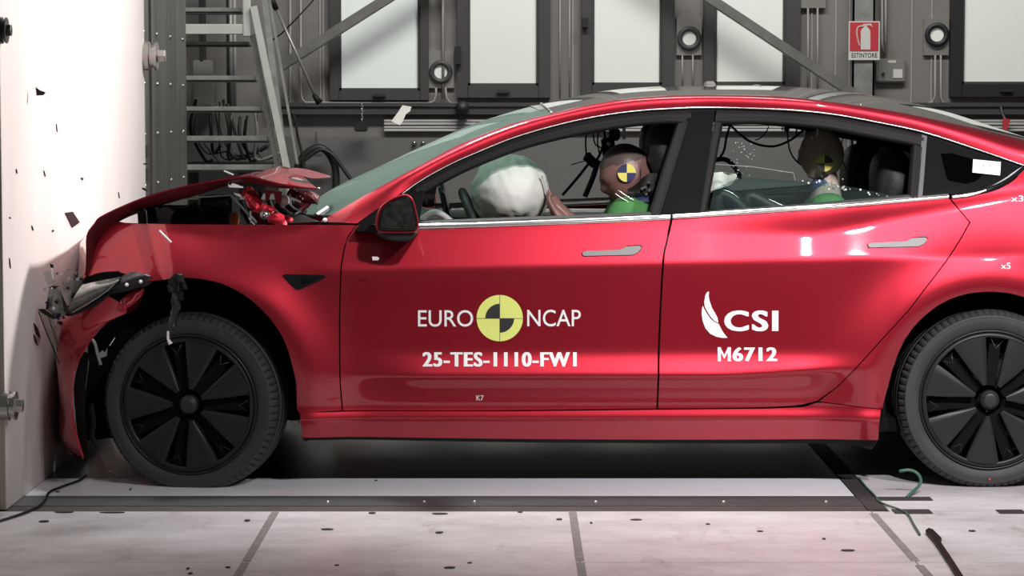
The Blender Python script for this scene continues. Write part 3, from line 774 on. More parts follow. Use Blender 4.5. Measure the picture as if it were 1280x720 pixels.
def arc(x0, x1):
    # wheel arch lip between two pixel columns
    full = [(1103, 511), (1106, 497), (1110, 483), (1115.5, 462), (1122, 443), (1130, 426), (1140, 411), (1150, 400), (1160, 391), (1172, 382), (1185, 375), (1198, 370), (1212, 366.5), (1225, 365), (1238, 364.5)]
    full += [(2474 - a, b) for a, b in full[-2::-1]]
    return [p for p in full if x0 <= p[0] <= x1]
gq = sh([(1023.2, 501.7)] + GR2[-2::-1], .9)
gq[-1] = (1213.4, 278)
quarter = N(ruled('rear_quarter', [(gq, 80), ([(1213.4, 278), (1280, 279), (1400, 281), (1545, 285)], 50), ([(1545, 285), (1558, 400), (1545, 511)], 30)],
    [(arc(1103, 1212), 80), (arc(1212, 1334), 50), (arc(1334, 1371), 30)], M['paint']))
N(panel('quarter_shoulder', [(1189, 248.5), (1215, 245), (1245, 238), (1268, 225), (1283, 210), (1320, 207), (1400, 212), (1480, 222), (1540, 236)], [(1540, 236), (1545, 285)],
    [(1213.4, 278), (1280, 279), (1400, 281), (1545, 285)], [(1189, 248.5), (1198.9, 261), (1213.4, 278)], M['paint'], nu=120, nv=30, sm=(1, 0, 0, 0)))
sill = N(panel('side_sill', [(375, 515.5), (428, 514.8), (640, 514.3), (821, 512.3), (960, 511), (1005, 509), (1023, 503), (1062, 507.5), (1101, 512)], [(1101, 512), (1099, 530), (1098, 550)],
    [(378, 547), (640, 548.5), (900, 549.5), (1098, 550)], [(375, 515.5), (376, 530), (378, 547)], M['paint'], nu=120, nv=24, sm=(0, 1, 1, 1)))
skirt = N(panel('sill_underside', [(376, 547), (640, 549), (900, 550), (1098, 550.5)], [(1098, 550.5), (1096, 556), (1090, 563)], [(382, 551), (640, 553.5), (900, 555), (1050, 556), (1090, 563)], [(376, 547), (379, 549), (382, 551)], M['frame'], off=.015, nu=40, nv=4))

# --- side window surround
CHU = [(503, 242), (525, 226.2), (560, 206.5), (592, 192), (640, 172.6), (690, 157.6), (740, 146.4), (790, 139), (840, 135.4), (890, 134.2), (960, 136), (1035, 141.8), (1110, 155.2), (1160, 166.6), (1223, 187), (1279, 206.5)]
OPF = [(529, 244), (560, 226.5), (592, 211), (646, 190), (700, 175), (762, 163), (798, 158), (834, 155.5), (846, 160)]
def strip(name, A, B, m, nu=60, nv=5, off=0., offs=None, th=.012, sm=(True, True), parent=None):
    g = []
    a = resample3([PS(*p) for p in A], nu, sm[0]); b = resample3([PS(*p) for p in B], nu, sm[1])
    for j in range(nv):
        t = j / (nv - 1); o_ = off if offs is None else offs[j]
        for i in range(nu):
            p = a[i].lerp(b[i], t); g.append(SS(p.x, p.z, o_))
    return sheet(g, nu, nv, name, m, parent or car, Vector((0, th, 0)))
def cut(poly, x0, x1):
    out = []
    for i in range(len(poly) - 1):
        (xa, ya), (xb, yb) = poly[i], poly[i + 1]
        for k in range(12):
            t = k / 12; x = xa + (xb - xa) * t
            if x0 <= x <= x1: out.append((x, ya + (yb - ya) * t))
    if poly[-1][0] <= x1: out.append(poly[-1])
    return out
def lofty(poly, dy): return [(x, y + dy) for x, y in poly]
N(strip('roof_side_trim', lofty(CHU, -.9), lofty(CHU, .9), M['chrome'], 110, 3, offs=(-.004, -.008, -.004)))
N(strip('rain_gutter', lofty(CHU, 1.0), lofty(cut(CHU, 503, 1279), 5.0), M['blackgloss'], 110, 3, offs=(.006, .012, .006)))
front_frame = N(strip('door_window_frame', lofty(cut(CHU, 515, 868), 4.0), OPF[:-1] + [(862, 158)], M['frame'], 90, 7, offs=(.004, .000, -.003, .004, .003, .008, .03)))
OPR = [(899, 156), (904, 156.3), (942, 155.5), (978, 157), (1014, 160), (1044, 164), (1097, 174.5), (1134, 181.5), (1142, 187)]
N(strip('door_window_frame', lofty(cut(CHU, 893, 1159), 4.0), [(893, 156)] + OPR[1:-1] + [(1152, 186)], M['frame'], 70, 7, offs=(.004, .000, -.003, .004, .003, .008, .03)))
def quad(name, q, m, off=0, offs=None, nu=10, nv=14, parent=None, sm=(1, 1, 1, 1)):
    """q = top-left, top-right, bottom-right, bottom-left"""
    g = coons([q[0], q[1]], [q[1], q[2]], [q[3], q[2]], [q[0], q[3]], nu, nv)
    if offs: g = [SS(p.x, p.z, offs[i % nu]) for i, p in enumerate(g)]
    else: g = [SS(p.x, p.z, off) for p in g]
    return sheet(g, nu, nv, name, m, parent or car, Vector((0, .014, 0)))
# pillar edges of the doors, pillar cover, quarter post
N(quad('door_pillar_frame', ((846, 154), (860, 152), (825, 269), (811, 270)), M['frame'], offs=(.03, .01, 0, .004, .0, .006, .0, .006, .0, .0)))
N(quad('pillar_cover', ((861.5, 139), (894, 138), (876, 267), (826.5, 268.5)), M['blackgloss'], off=.002))
N(quad('door_pillar_frame', ((893, 152), (905, 154), (884, 266), (875, 267)), M['frame'], offs=(.0, .0, .006, .0, .004, .0, .004, .006, .02, .03)))
N(quad('door_pillar_frame', ((1141, 180), (1153, 184), (1147.5, 247), (1136, 248)), M['frame'], offs=(.03, .02, .0, .003, .0, .0, .006, .0, .0, .0)))
N(quad('quarter_post', ((1152.5, 168), (1159, 170), (1153, 246), (1147.5, 247)), M['trimgrey'], off=0))
# belt trims
bf = [(524, 283.3), (580, 282.2), (640, 280.2), (740, 276.6), (838, 272)]
N(strip('belt_trim', lofty(bf, -3.8), lofty(bf, 3.0), M['chrome'], 60, 4, offs=(.004, -.004, -.004, .004)))
br = [(841, 271.2), (900, 267.5), (960, 263.7), (1060, 256.5), (1130, 250.5), (1186, 245.6)]
N(strip('belt_trim', lofty(br, -3.4), lofty(br, 3.0), M['chrome'], 60, 4, offs=(.004, -.004, -.004, .004)))
N(strip('belt_seal', [(523, 276), (640, 272), (740, 268.5), (826, 264.5)], lofty(bf[:-1] + [(826, 272.5)], -3.6), M['rubber'], 40, 4, offs=(.03, .008, .004, .006)))
N(strip('belt_seal', [(877, 264), (960, 258.5), (1060, 250.5), (1148, 242.5)], lofty([(877, 268.8), (960, 263.7), (1060, 256.5), (1148, 248.8)], -3.2), M['rubber'], 40, 4, offs=(.03, .008, .004, .006)))
N(strip('quarter_trim', [(1189, 242), (1210, 239), (1236, 231.5), (1258, 220.5), (1279, 204.5)], [(1190, 248.5), (1215, 244.8), (1245, 237.5), (1268, 224.5), (1284, 209.5)], M['blackgloss'], 50, 5, offs=(.004, -.004, -.006, -.004, .003)))
N(strip('quarter_trim_line', [(1190, 245), (1214, 242.3), (1232, 236.5)], [(1191, 248), (1214, 245), (1232, 239)], M['chrome'], 30, 3, offs=(-.006, -.01, -.006)))
# quarter window: black border with clear middle
QO = [(1157, 171), (1190, 181), (1223, 191), (1250, 200), (1277, 209), (1262, 219), (1240, 230), (1215, 238), (1188, 242.5), (1150, 246.5), (1152, 225), (1155, 195)]
QI = [(1176, 192), (1190, 191.5), (1206, 196), (1222, 200), (1232, 206), (1231, 216), (1222, 226), (1208, 230), (1186, 226), (1183, 220), (1180, 208), (1178, 200)]
def ringpanel(name, O, I, m, off):
    n = 72
    o_ = resample3([PS(*p) for p in O + O[:1]], n, False); i_ = resample3([PS(*p) for p in I + I[:1]], n, False)
    g = []
    for t in (0, .33, .66, 1): g += [SS(*(lambda q: (q.x, q.z))(a.lerp(b, t)), off) for a, b in zip(o_, i_)]
    return sheet(g, n, 4, name, m, car, Vector((0, .005, 0)))
N(ringpanel('quarter_window', QO, QI, M['blackgloss'], .006))
v = [SS(q.x, q.z, .008) for q in resample3([PS(*p) for p in QO + QO[:1]], 60, False)[:-1]]
qg = link('quarter_glass', v + [p + Vector((0, .004, 0)) for p in v], [tuple(range(60)), tuple(range(119, 59, -1))], M['darkglass'], car); N(qg)
# mirror sail
N(strip('mirror_sail', [(447, 279.5), (470, 262), (492, 249), (507, 239.5), (518, 233), (531, 240)], [(447, 281), (470, 281), (492, 281.5), (507, 282), (518, 282), (523, 282)], M['blackgloss'], 30, 6, off=.002, sm=(False, False)))
# front side glass, almost fully lowered: keep the upper sliver clear pane
gl_top = resample3([PS(*p) for p in OPF], 30); gl_bot = resample3([PS(*p) for p in ((523, 278), (640, 275), (812, 270))], 30)

# --- roof rail, windscreen, glass roof
RU = [(400, 277), (414, 269), (454.4, 245), (492, 224), (534.7, 201), (579.5, 178), (640, 154.5), (690, 142), (715, 135.5), (765, 125.5), (815, 120.5), (865, 118.8), (960, 119.5), (1035, 126.5), (1110, 137), (1185, 152), (1280, 175), (1380, 200), (1470, 217), (1530, 228)]
RL = [(446, 280.5), (470, 263.5), (492, 249), (503, 241)] + CHU[1:] + [(1330, 208), (1400, 212.5), (1470, 221.5), (1532, 234)]
nr = 140
rl = resample3([PS(a, b - 1.3) for a, b in RL], nr)
ru = []
for a, b in RU:
    Y = .2
    for _ in range(8):
        p = P(a, b, Y); Y = .5 * Y + .5 * (min(S(p.x, p.z) + K0, .52) + .035 + .0 * a)
    ru.append(P(a, b, Y))
RUp = ru
ru = resample3(ru, nr)
g = []
for j in range(9):
    t = j / 8
    for i in range(nr):
        p = rl[i].lerp(ru[i], t); bul = .022 * math.sin(math.pi * t) * min(1, i / 12, (nr - 1 - i) / 12)
        g.append(p + Vector((0, -bul, bul * .6)))
N(sheet(g, nr, 9, 'roof_rail', M['paint'], car, Vector((0, .02, -.01))))
def crownpt(edge, cen, t):
    # t -1 near edge .. 0 centre .. 1 far edge
    k = abs(t) ** 2.2
    x = cen.x * (1 - k) + edge.x * k; z = cen.z * (1 - k) + edge.z * k
    return Vector((x, YC + t * (YC - edge.y), z))
def crown(name, E, Cc, m, nu=40, nt=41, eoff=0):
    e = resample3(E, nu); c = resample3(Cc, nu); g = []
    for j in range(nt):
        t = -1 + 2 * j / (nt - 1)
        g += [crownpt(e[i], c[i], t) for i in range(nu)]
    return sheet(g, nu, nt, name, m, car, Vector((0, 0, -.006)))
def seg(px0, px1, src, pts): return [p for p, q in zip(pts, src) if px0 <= q[0] <= px1]
CW = [P(a, b, YC) for a, b in ((376, 262.5), (419, 234), (478, 206), (525, 184), (572, 163), (596, 153.5), (640, 139.5), (672, 131))]
crown('windscreen', seg(405, 692, RU, RUp), CW, M['screen'], 44, 45)
CR = [P(a, b, YC) for a, b in ((674, 130.5), (725, 119.5), (765, 112.5), (815, 108.5), (857, 107.2), (892, 106.8), (960, 107.5), (1010, 110), (1085, 119), (1160, 134.5), (1235, 159), (1290, 178), (1350, 196))]
crown('glass_roof', seg(690, 1385, RU, RUp), CR, M['roofglass'], 60, 45)
CT = [P(a, b, YC) for a, b in ((1352, 197), (1400, 204), (1470, 206), (1520, 210))]
crown('boot_lid', seg(1375, 1535, RU, RUp), CT, M['paint'], 16, 33)
# roof seam bead and rear camera hump, headliner behind the glass
crown('screen_header', [RUp[7] + Vector((-.01, 0, -.004)), RUp[8] + Vector((-.0, 0, -.002))], [CW[-1] + Vector((-.03, 0, -.004)), CR[0] + Vector((.03, 0, 0))], M['blackgloss'], 4, 41)
mb = MB(); e0 = RUp[7]
mb.tube([crownpt(RUp[7], CW[-1] + Vector((.012, 0, .004)), -1 + 2 * k / 24) + Vector((0, 0, .003)) for k in range(25)], .0025, 6); mb.go('roof_seam', 'silver', car, True)
EB = (RUp[13] + Vector((0, 0, 0))); CB = P(947, 107, YC)
MB().tube([crownpt(P(955, 119, .42), P(945, 107, YC), -1 + 2 * k / 24) + Vector((0, 0, .002)) for k in range(25)], .0025, 6).go('roof_seam', 'silver', car, True)
c = P(887, 105.5, YC)
MB().bevbox(c.x - .02, c.x + .02, YC - .05, YC + .05, c.z - .01, c.z + .012, .006).go('roof_sensor', 'bolt', car)
# cowl
g = []
cw0 = [P(362, 273, .12), P(352, 268, YC), P(362, 273, 2 * YC - .12)]
MB().add([P(362, 279, .12), P(400, 277, .10), P(372, 266, .5), P(352, 268, .5), P(376, 262.5, YC), P(350, 268, YC)], [(0, 1, 2, 3), (3, 2, 4, 5)]).go('cowl_panel', 'black', car)
MB().tube([P(356, 275, .2), P(378, 263, .4), P(392, 262, .7)], .006, 6).go('wiper_arm', 'wire', car, True)
MB().prism([P(395, 267, .22), P(409, 257.5, .26), P(411.5, 259.5, .26), P(398, 269, .22)], (0, .0, .002)).go('windscreen_sticker', 'decal', car)
c = P(406, 275.5, .09)
MB().lathe([(0, -.010), (.007, -.008), (.009, .01)], c, 12).go('wing_marker', 'decal', car, True)

# --- door hardware
def sidepoly(name, poly, m, off0, off1, parent, n=60, smooth=False):
    v = [PS(*p) for p in poly]; v = resample3(v + v[:1], n, smooth)[:-1]
    k = len(v)
    a = [SS(p.x, p.z, off0) for p in v]; b = [SS(p.x, p.z, off1) for p in v]
    c = sum(a, Vector()) / k
    # inset front face ring for a soft edge
    a2 = [p + (c - p) * .0 for p in a]
    return link(name, a + b, [tuple(range(k)), tuple(range(2 * k - 1, k - 1, -1))] + [(i, i + k, (i + 1) % k + k, (i + 1) % k) for i in range(k)], m, parent)
def handle(dx, dy, door):
    pts = [(728, 315.5), (733, 313.8), (775, 312), (783, 308), (799, 307), (802.5, 309), (798, 315), (791, 318.4), (730, 319.8), (728, 318.5)]
    pts = [(a + dx, b + dy) for a, b in pts]
    rim = [(a + (a - 765 - dx) * .03, b + (b - 314 - dy) * .16) for a, b in pts]
    h = sidepoly('door_handle_recess', rim, M['gap'], -.0015, .004, door)
    sidepoly('door_handle', pts, M['handle'], -.0055, .003, door)
handle(0, 0, front_door); handle(357, -10.5, rear_door)
ventp = [(353, 344), (356, 342.6), (404, 343.5), (408, 346), (398, 351.5), (374, 362), (370, 361.5), (361, 353)]
vn = sidepoly('wing_vent', ventp, M['blackgloss'], -.004, .01, fender)
sidepoly('vent_camera', [(377, 347), (398, 345.5), (388, 352), (376, 354)], M['gap'], -.009, .0, fender)
N(sidepoly('sill_end', [(378, 548), (381, 548), (384, 552), (379, 551)], M['frame'], 0, .1, car))
# lettering
def decal_text(body, box, parent, name='lettering', offset=0.0, m='decal', off=-.0028, space=1.0):
    v, f = text_geo(body, offset, space)
    x0, y0, x1, y1 = box[:4]; y0b, y1b = (box[4], box[5]) if len(box) > 4 else (y0, y1)
    out = []
    if len(box) == 4 and m == 'decal' and name == 'lettering' and offset > .006:
        # heavy weight: three copies of the outline, a hair apart
        n0 = len(v); dx = .9 / (x1 - x0)
        v = [(a + k * dx, b) for k in (-1, 0, 1) for a, b in v]; f = [tuple(i + k * n0 for i in q) for k in (0, 1, 2) for q in f]
    nn = len(v)
    for ii, (a, b) in enumerate(v):
        lo = y1 + (y1b - y1) * a; hi = y0 + (y0b - y0) * a
        p = PS(x0 + a * (x1 - x0), lo + b * (hi - lo)); out.append(SS(p.x, p.z, off - .00015 * (ii * 3 // nn)))
    return link(name, out, f, m, parent)
dpoly_l = []
decal_text('EURO', (522.5, 387.5, 591.5, 408.3), front_door, offset=.004)
decal_text('NCAP', (659, 387, 726, 408), front_door, offset=.004)
decal_text('25-TES-1110-FW1', (529, 440, 720, 458.3), front_door, offset=.012, space=1.12)
decal_text('CSI', (906, 388, 972, 414), rear_door, offset=.02, space=1.15)
for q_ in (((897, 434), (901, 434), (901, 451.5), (897, 451.5)), ((909.5, 434), (913.5, 434), (913.5, 451.5), (909.5, 451.5)), ((900.5, 434), (905.2, 443.5), (905.2, 448.5), (900.5, 440)), ((909.9, 434), (909.9, 440), (905.2, 448.5), (905.2, 443.5))):
    dpoly_l.append(q_)
decal_text('6712', (916.5, 434, 970.5, 451.5), rear_door, offset=.012, space=1.1)
decal_text('x3', (1236 + 27.5, 244.5, 1279, 252), quarter, 'chalk_mark')
decal_text('x5', (1251, 328.5, 1263, 336), quarter, 'chalk_mark')
decal_text('K7', (595.5, 494, 604.5, 500.5), front_door, 'chalk_mark', off=-.004)
def dpoly(name, poly, m, off, parent, n=0):
    v = []
    for a, b in poly:
        p = PS(a, b); v.append(SS(p.x, p.z, off))
    return link(name, v, [tuple(range(len(v)))], m, parent)
def circ(cx, cy, r, a0=0, a1=360, n=40): return [(cx + r * math.cos(R(a0 + (a1 - a0) * k / n)), cy - r * math.sin(R(a0 + (a1 - a0) * k / n))) for k in range(n + (0 if a1 - a0 == 360 else 1))]
disc = dpoly('target_disc', circ(624.7, 397.6, 29), M['yellow'], -.0025, front_door, 0)
dpoly('target_quadrant', [(624.4, 397.8)] + circ(624.7, 397.6, 18, 90, 180, 14), M['ink'], -.004, front_door)
dpoly('target_quadrant', [(624.9, 398.3)] + circ(624.7, 397.6, 18, 270, 360, 14), M['ink'], -.004, front_door)
dpoly('target_line', [(595.8, 397.7), (653.6, 397.7), (653.6, 398.2), (595.8, 398.2)], M['ink'], -.0035, front_door)
dpoly('target_line', [(624.5, 368.7), (625, 368.7), (625, 426.5), (624.5, 426.5)], M['ink'], -.0035, front_door)
L1 = [(980, 17), (985, 20), (983, 40), (988, 65), (1000, 100), (1018, 130), (1028, 150), (1031, 174), (1012, 164), (990, 140), (975, 115), (963, 92), (961, 70), (965, 42), (972, 24)]
L2 = [(954, 88), (960, 102), (975, 128), (990, 150), (1010, 168), (1034, 180), (1048, 208), (1062, 230), (1078, 249), (1050, 249), (1020, 243), (990, 228), (966, 200), (953, 165), (948, 130), (949, 105)]
vM = []; fM = []
for q_ in dpoly_l:
    fM.append(tuple(len(vM) + i for i in range(4)))
    for a_, b_ in q_: p = PS(a_, b_); vM.append(SS(p.x, p.z, -.003))
link('lettering', vM, fM, M['decal'], rear_door)
for L in (L1, L2): dpoly('leaf_emblem', [(640 + a / 4, 360 + b / 4) for a, b in L], M['decal'], -.003, rear_door)
stk = dpoly('window_sticker', [(1216.5, 199), (1251, 202.5), (1250, 219.3), (1215.5, 215.5)], M['decal'], -.002, car)
decal_text('E 4', (1229, 204.5, 1239, 209), stk, 'sticker_print', 0, 'conduit', -.0035)
# small chalk cross on the roof rail
for a, b in (((1071, 130.5), (1077, 135)), ((1076.5, 130), (1071, 135.5))):
    MB().tube([P(a[0], a[1], .285), P(b[0], b[1], .285)], .002, 5).go('chalk_mark', 'decal', car)
# mirror folded against the door
mo = [(486, 250.5), (496, 246), (507, 243.3), (514, 247), (518, 256), (521.5, 270), (522.8, 281), (521, 287), (514, 290.5), (480, 290.5), (472, 287.5), (470, 281), (472, 268), (477, 258)]
def ipoly(poly, cx, cy, s): return [(cx + (a - cx) * s, cy + (b - cy) * s) for a, b in poly]
def rings3(name, rings, m, parent, cap0=True, cap1=True, smooth=True, n=48):
    v = []; f = []
    for poly, Y in rings: v += resample3([P(a, b, Y) for a, b in poly + poly[:1]], n + 1)[:-1]
    for j in range(len(rings) - 1):
        for k in range(n): f.append((j * n + k, (j + 1) * n + k, (j + 1) * n + (k + 1) % n, j * n + (k + 1) % n))
    if cap0: f.append(tuple(range(n)))
    if cap1: f.append(tuple((len(rings) - 1) * n + k for k in range(n - 1, -1, -1)))
    return link(name, v, f, m, parent, smooth)
mh = N(rings3('door_mirror', [(ipoly(mo, 498, 268, .93), -.150), (mo, -.155), (ipoly(mo, 498, 268, 1.03), -.14), (ipoly(mo, 497, 267, 1.04), -.11), (ipoly(mo, 496, 266, .9), -.07), (ipoly(mo, 495, 266, .5), -.04)], M['paint'], car))
mi = [(488, 253), (506, 246.5), (512, 249), (516, 258), (520, 278), (519.5, 284), (515, 287), (477, 286.5), (474.5, 283), (475.5, 272), (480, 260)]
rings3('mirror_bezel', [(ipoly(mi, 498, 268, .95), -.158), (ipoly(mi, 498, 268, 1.04), -.159), (ipoly(mi, 498, 268, 1.06), -.15)], M['blackgloss'], mh)
rings3('mirror_glass', [(ipoly(mi, 498, 268, .94), -.1605), (ipoly(mi, 498, 268, .96), -.156)], mat('mirror_glass', (0.06, 0.06, 0.058), .12, .4, nscale=40, namt=.7), mh, smooth=False)
rings3('mirror_base', [([(476, 287), (514, 288), (518, 296), (505, 302), (478, 298)], -.13), ([(470, 286), (520, 287), (522, 292), (508, 297), (470, 293)], .03)], M['black'], mh, n=24)
rings3('mirror_foot', [([(443, 288.5), (451, 281), (470, 281), (472, 289.5)], -.035), ([(443, 288.5), (451, 281), (480, 281), (482, 289.5)], .04)], M['frame'], mh, n=16, smooth=False)
shard('flying_shard', 469.5, 323, -.12, .035, .016, 'decal', 'white pointed shard flying below the door mirror', rot=.1)

# --- under the skin: dark shell, sills, arches, floor pan
sh_ = MB()
sh_.box(-.72, 2.45, .10, 2 * YC - .10, .19, .24)
sh_.go('floor_pan', 'gap', car)
MB().box(-1.45, -.72, .35, 2 * YC - .35, .20, .30).go('subframe', 'gap', car)
MB().box(2.2, 2.5, .2, 1.6, .25, .5).go('subframe', 'gap', car)
for s in (0, 1):
    def yy(y): return y if not s else 2 * YC - y
    a = MB(); ys = sorted((yy(.06), yy(.075)))
    # inner door cards and pillar backing seen through the windows
    a.box(-.52, 1.20, ys[0], ys[1], .24, .905); a.go('door_card', 'trimgrey', car)
    b = MB(); ys = sorted((yy(.33), yy(.36)))
    b.box(-1.45, -.70, ys[0], ys[1], .25, .86); b.go('inner_arch_wall', 'gap', car)
    MB().box(1.2, 2.5, ys[0], ys[1], .25, .96).go('inner_arch_wall', 'gap', car)
    for xw, zt in ((XW1, .0), (XW2, .0)):
        mb = MB(); n = 26; Rr = .405
        v = []; f = []
        for k in range(n + 1):
            an = math.pi * (-.04 + 1.08 * k / n)
            for y in (.02, .37): v.append((xw + Rr * math.cos(an), yy(y), ZW + Rr * math.sin(an)))
        for k in range(n): f.append((2 * k, 2 * k + 2, 2 * k + 3, 2 * k + 1))
        if xw == XW1: v, f = v, f[:-7]
        mb.add(v, f); mb.go('arch_liner', 'gap', car, True)
MB().box(-.73, -.70, .1, 2 * YC - .1, .22, .93).go('bulkhead', 'gap', car)
MB().box(1.35, 2.5, .12, 2 * YC - .12, .9, .93).go('parcel_shelf', 'seat', car)
MB().box(1.30, 1.36, .12, 2 * YC - .12, .22, .93).go('rear_bulkhead', 'gap', car)
# tail end
g = []
tl = resample3([PS(*p) for p in ((1540, 236), (1556, 300), (1560, 400), (1545, 520))], 24)
for j in range(25):
    t = -1 + 2 * j / 24
    g += [Vector((p.x + .16 * (1 - abs(t) ** 3), YC + t * (YC - p.y), p.z)) for p in tl]
sheet(g, 24, 25, 'rear_bumper', M['paint'], car, Vector((-.02, 0, 0)))
c = tl[4]
MB().bevbox(2.60, 2.80, .25, .75, .82, .90, .02).bevbox(2.60, 2.80, 1.09, 1.59, .82, .90, .02).go('tail_lamp', 'signred', car)

# --- wheels
def wheel(cx, cz, yf, steer, phase, name='wheel'):
    w = MB().lathe([(.246, .012), (.238, .02), (.232, .03), (.232, .20), (.05, .13), (.05, .06), (.0, .06)], n=64).go(name, 'blackgloss', car, True, True)
    w.location = Vector((cx, yf, cz)) - origin(car); w.rotation_euler = (0, 0, steer)
    # tyre with shoulder blocks
    prof = [(.232, .035), (.243, .014), (.252, .006), (.262, .001), (.275, -.004), (.290, -.006), (.300, -.003), (.303, -.004), (.305, .000), (.313, .008), (.319, .018), (.3225, .032), (.325, .050), (.318, .0505), (.318, .058), (.3255, .0585), (.327, .090), (.319, .0905), (.319, .100), (.327, .1005),
            (.327, .137), (.319, .1375), (.319, .147), (.3255, .1475), (.325, .185), (.3225, .203), (.319, .217), (.305, .235), (.29, .241), (.262, .234), (.246, .22), (.232, .20)]
    n = 76; angs = []
    for k in range(n):
        b = 2 * math.pi * k / n; d = 2 * math.pi / n
        angs += [(b, 0), (b + d * .80, 0), (b + d * .84, 1), (b + d * .96, 1)]
    v = []; f = []; q = len(prof)
    ca, sa = math.cos(steer), math.sin(steer)
    for an, gr in angs:
        for r, t in prof:
            rr = r - (.007 if gr and r > .3115 and (t < .05 or t > .186) else 0)
            x, y, z = rr * math.cos(an), t, rr * math.sin(an)
            zl = -cz + .001
            if z < zl:
                y += (zl - z) * (.5 if t > .11 else -.5); z = zl
            v.append((x, y, z))
    A = len(angs)
    for k in range(A):
        for i in range(q - 1): f.append((k * q + i, k * q + i + 1, ((k + 1) % A) * q + i + 1, ((k + 1) % A) * q + i))
    MB().add(v, f).go('tyre', 'rubber', w, True, True)
    MB().lathe([(.252, .004), (.2525, -.001), (.250, -.003), (.247, -.003), (.245, .002), (.244, .012)], n=96).go('rim_edge', 'petal', w, True, True)
    MB().lathe([(.243, .0), (.2425, -.004), (.240, -.0045), (.238, -.001)], n=96).go('cover_ring', 'frame', w, True, True)
    MB().lathe([(.240, .0), (.238, -.003), (.228, -.004), (.226, .006)], n=96).go('cover_border', 'petal', w, True, True)
    for k in range(7):
        a0 = phase + 2 * math.pi * k / 7; half = math.pi / 7
        # petal between two slots
        vv = []; nr_, na = 8, 10
        for i in range(nr_):
            r = .058 + (.230 - .058) * i / (nr_ - 1)
            hw = .013 + .029 * (r / .23) ** 1.3          # half slot width
            ha = half - math.asin(min(.99, hw / r)); ha = max(ha, .004)
            for j in range(na):
                s_ = -1 + 2 * j / (na - 1); an = a0 + s_ * ha
                dome = .010 + .006 * (1 - (r / .23) ** 2)
                vv.append((r * math.cos(an), -.006 + (.010 - dome) - .002 * (1 - s_ * s_) + (.004 if abs(s_) == 1 else 0), r * math.sin(an)))
        ff = []
        for i in range(nr_ - 1):
            for j in range(na - 1): a_ = i * na + j; ff.append((a_, a_ + 1, a_ + na + 1, a_ + na))
        nb = len(vv)
        edge = [i * na for i in range(nr_)] + [(nr_ - 1) * na + j for j in range(1, na)] + [i * na + na - 1 for i in range(nr_ - 2, -1, -1)] + [j for j in range(na - 2, 0, -1)]
        vv += [vv[i] for i in edge]; c_ = len(vv); vv += [(vv[i][0], vv[i][1] + .022, vv[i][2]) for i in edge]; kk = len(edge)
        for i in range(kk): ff.append((nb + i, nb + (i + 1) % kk, c_ + (i + 1) % kk, c_ + i))
        MB().add(vv, ff).go('cover_petal', 'petal', w, True, True)
        # spoke deep inside the slot
        as_ = a0 + half; d = Vector((math.cos(as_), 0, math.sin(as_)))
        MB().bar(d * .05 + Vector((0, .030, 0)), d * .232 + Vector((0, .040, 0)), .040, .022, up=(0, 1, 0)).go('wheel_spoke', 'gap', w, False, True)
        e = d.cross(Vector((0, 1, 0)))
        p = d * .205 + Vector((0, .004, 0))
        MB().tube([p - e * .022 + d * .012, p - d * .018, p + e * .020 + d * .014], .0011, 5).go('slot_clip', 'darkbolt', w, True, True)
    MB().lathe([(0, -.020), (.020, -.020), (.0255, -.018), (.027, -.012), (.031, -.010), (.034, -.006), (.036, .01)], n=36).go('hub_cap', 'black', w, True, True)
    MB().lathe([(.05, .10), (.17, .10), (.17, .12), (.05, .12)], n=40).go('brake_disc', 'darkbolt', w, True, True)
    return w
pf = P(235.5, 504.5, 0); pr = P(1237, 500, 0)
w1 = wheel(pf.x, pf.z - .004, .0, R(-9), R(77))
w2 = wheel(pr.x, pr.z, .0, 0, R(58))
sd = MB().lathe([(0, -.0065), (.004, -.0065), (.005, -.004)], (0, 0, 0), 10).go('tyre_mark', 'signred', w2, False, True); sd.location = (.003, 0, -.286)
for src in (w1, w2):
    c2 = copy_tree(src, car)
    c2.scale = (1, -1, 1); c2.location = (src.location.x, -src.location.y + .0, src.location.z)
    c2.rotation_euler = (0, 0, src.rotation_euler.z)
# far side of the body: mirrored copies of the near parts
for o in near_parts:
    c2 = o.copy(); C.objects.link(c2); c2.parent = car; c2.scale = (1, -1, 1)
# ------------------------------------------------------------------ crushed front
XM = XB + .006
def sheet3(rows, name, m, nu=40, inward=(0, 0, -.004), nz=0.0, sm=True, parent=None, seed=0, rough_s=9):
    """rows: list of rows of world points, each resampled to nu and laid as a sheet; nz adds crumple"""
    rr = [resample3(r, nu, sm) for r in rows]; g = []
    nv = len(rr)
    k = 4; dense = []
    cols = [resample3([rr[j][i] for j in range(nv)], (nv - 1) * k + 1, sm) for i in range(nu)]
    NV = (nv - 1) * k + 1
    for j in range(NV):
        for i in range(nu):
            p = cols[i][j].copy()
            if nz:
                q = noise.noise_vector(p * rough_s + Vector((seed, 0, 0))); q2 = noise.noise_vector(p * rough_s * 2.7 + Vector((0, seed, 0)))
                p += q * nz + q2 * nz * .5
            p.x = max(p.x, XM)
            g.append(p)
    return sheet(g, nu, NV, name, m, parent or car, Vector(inward))
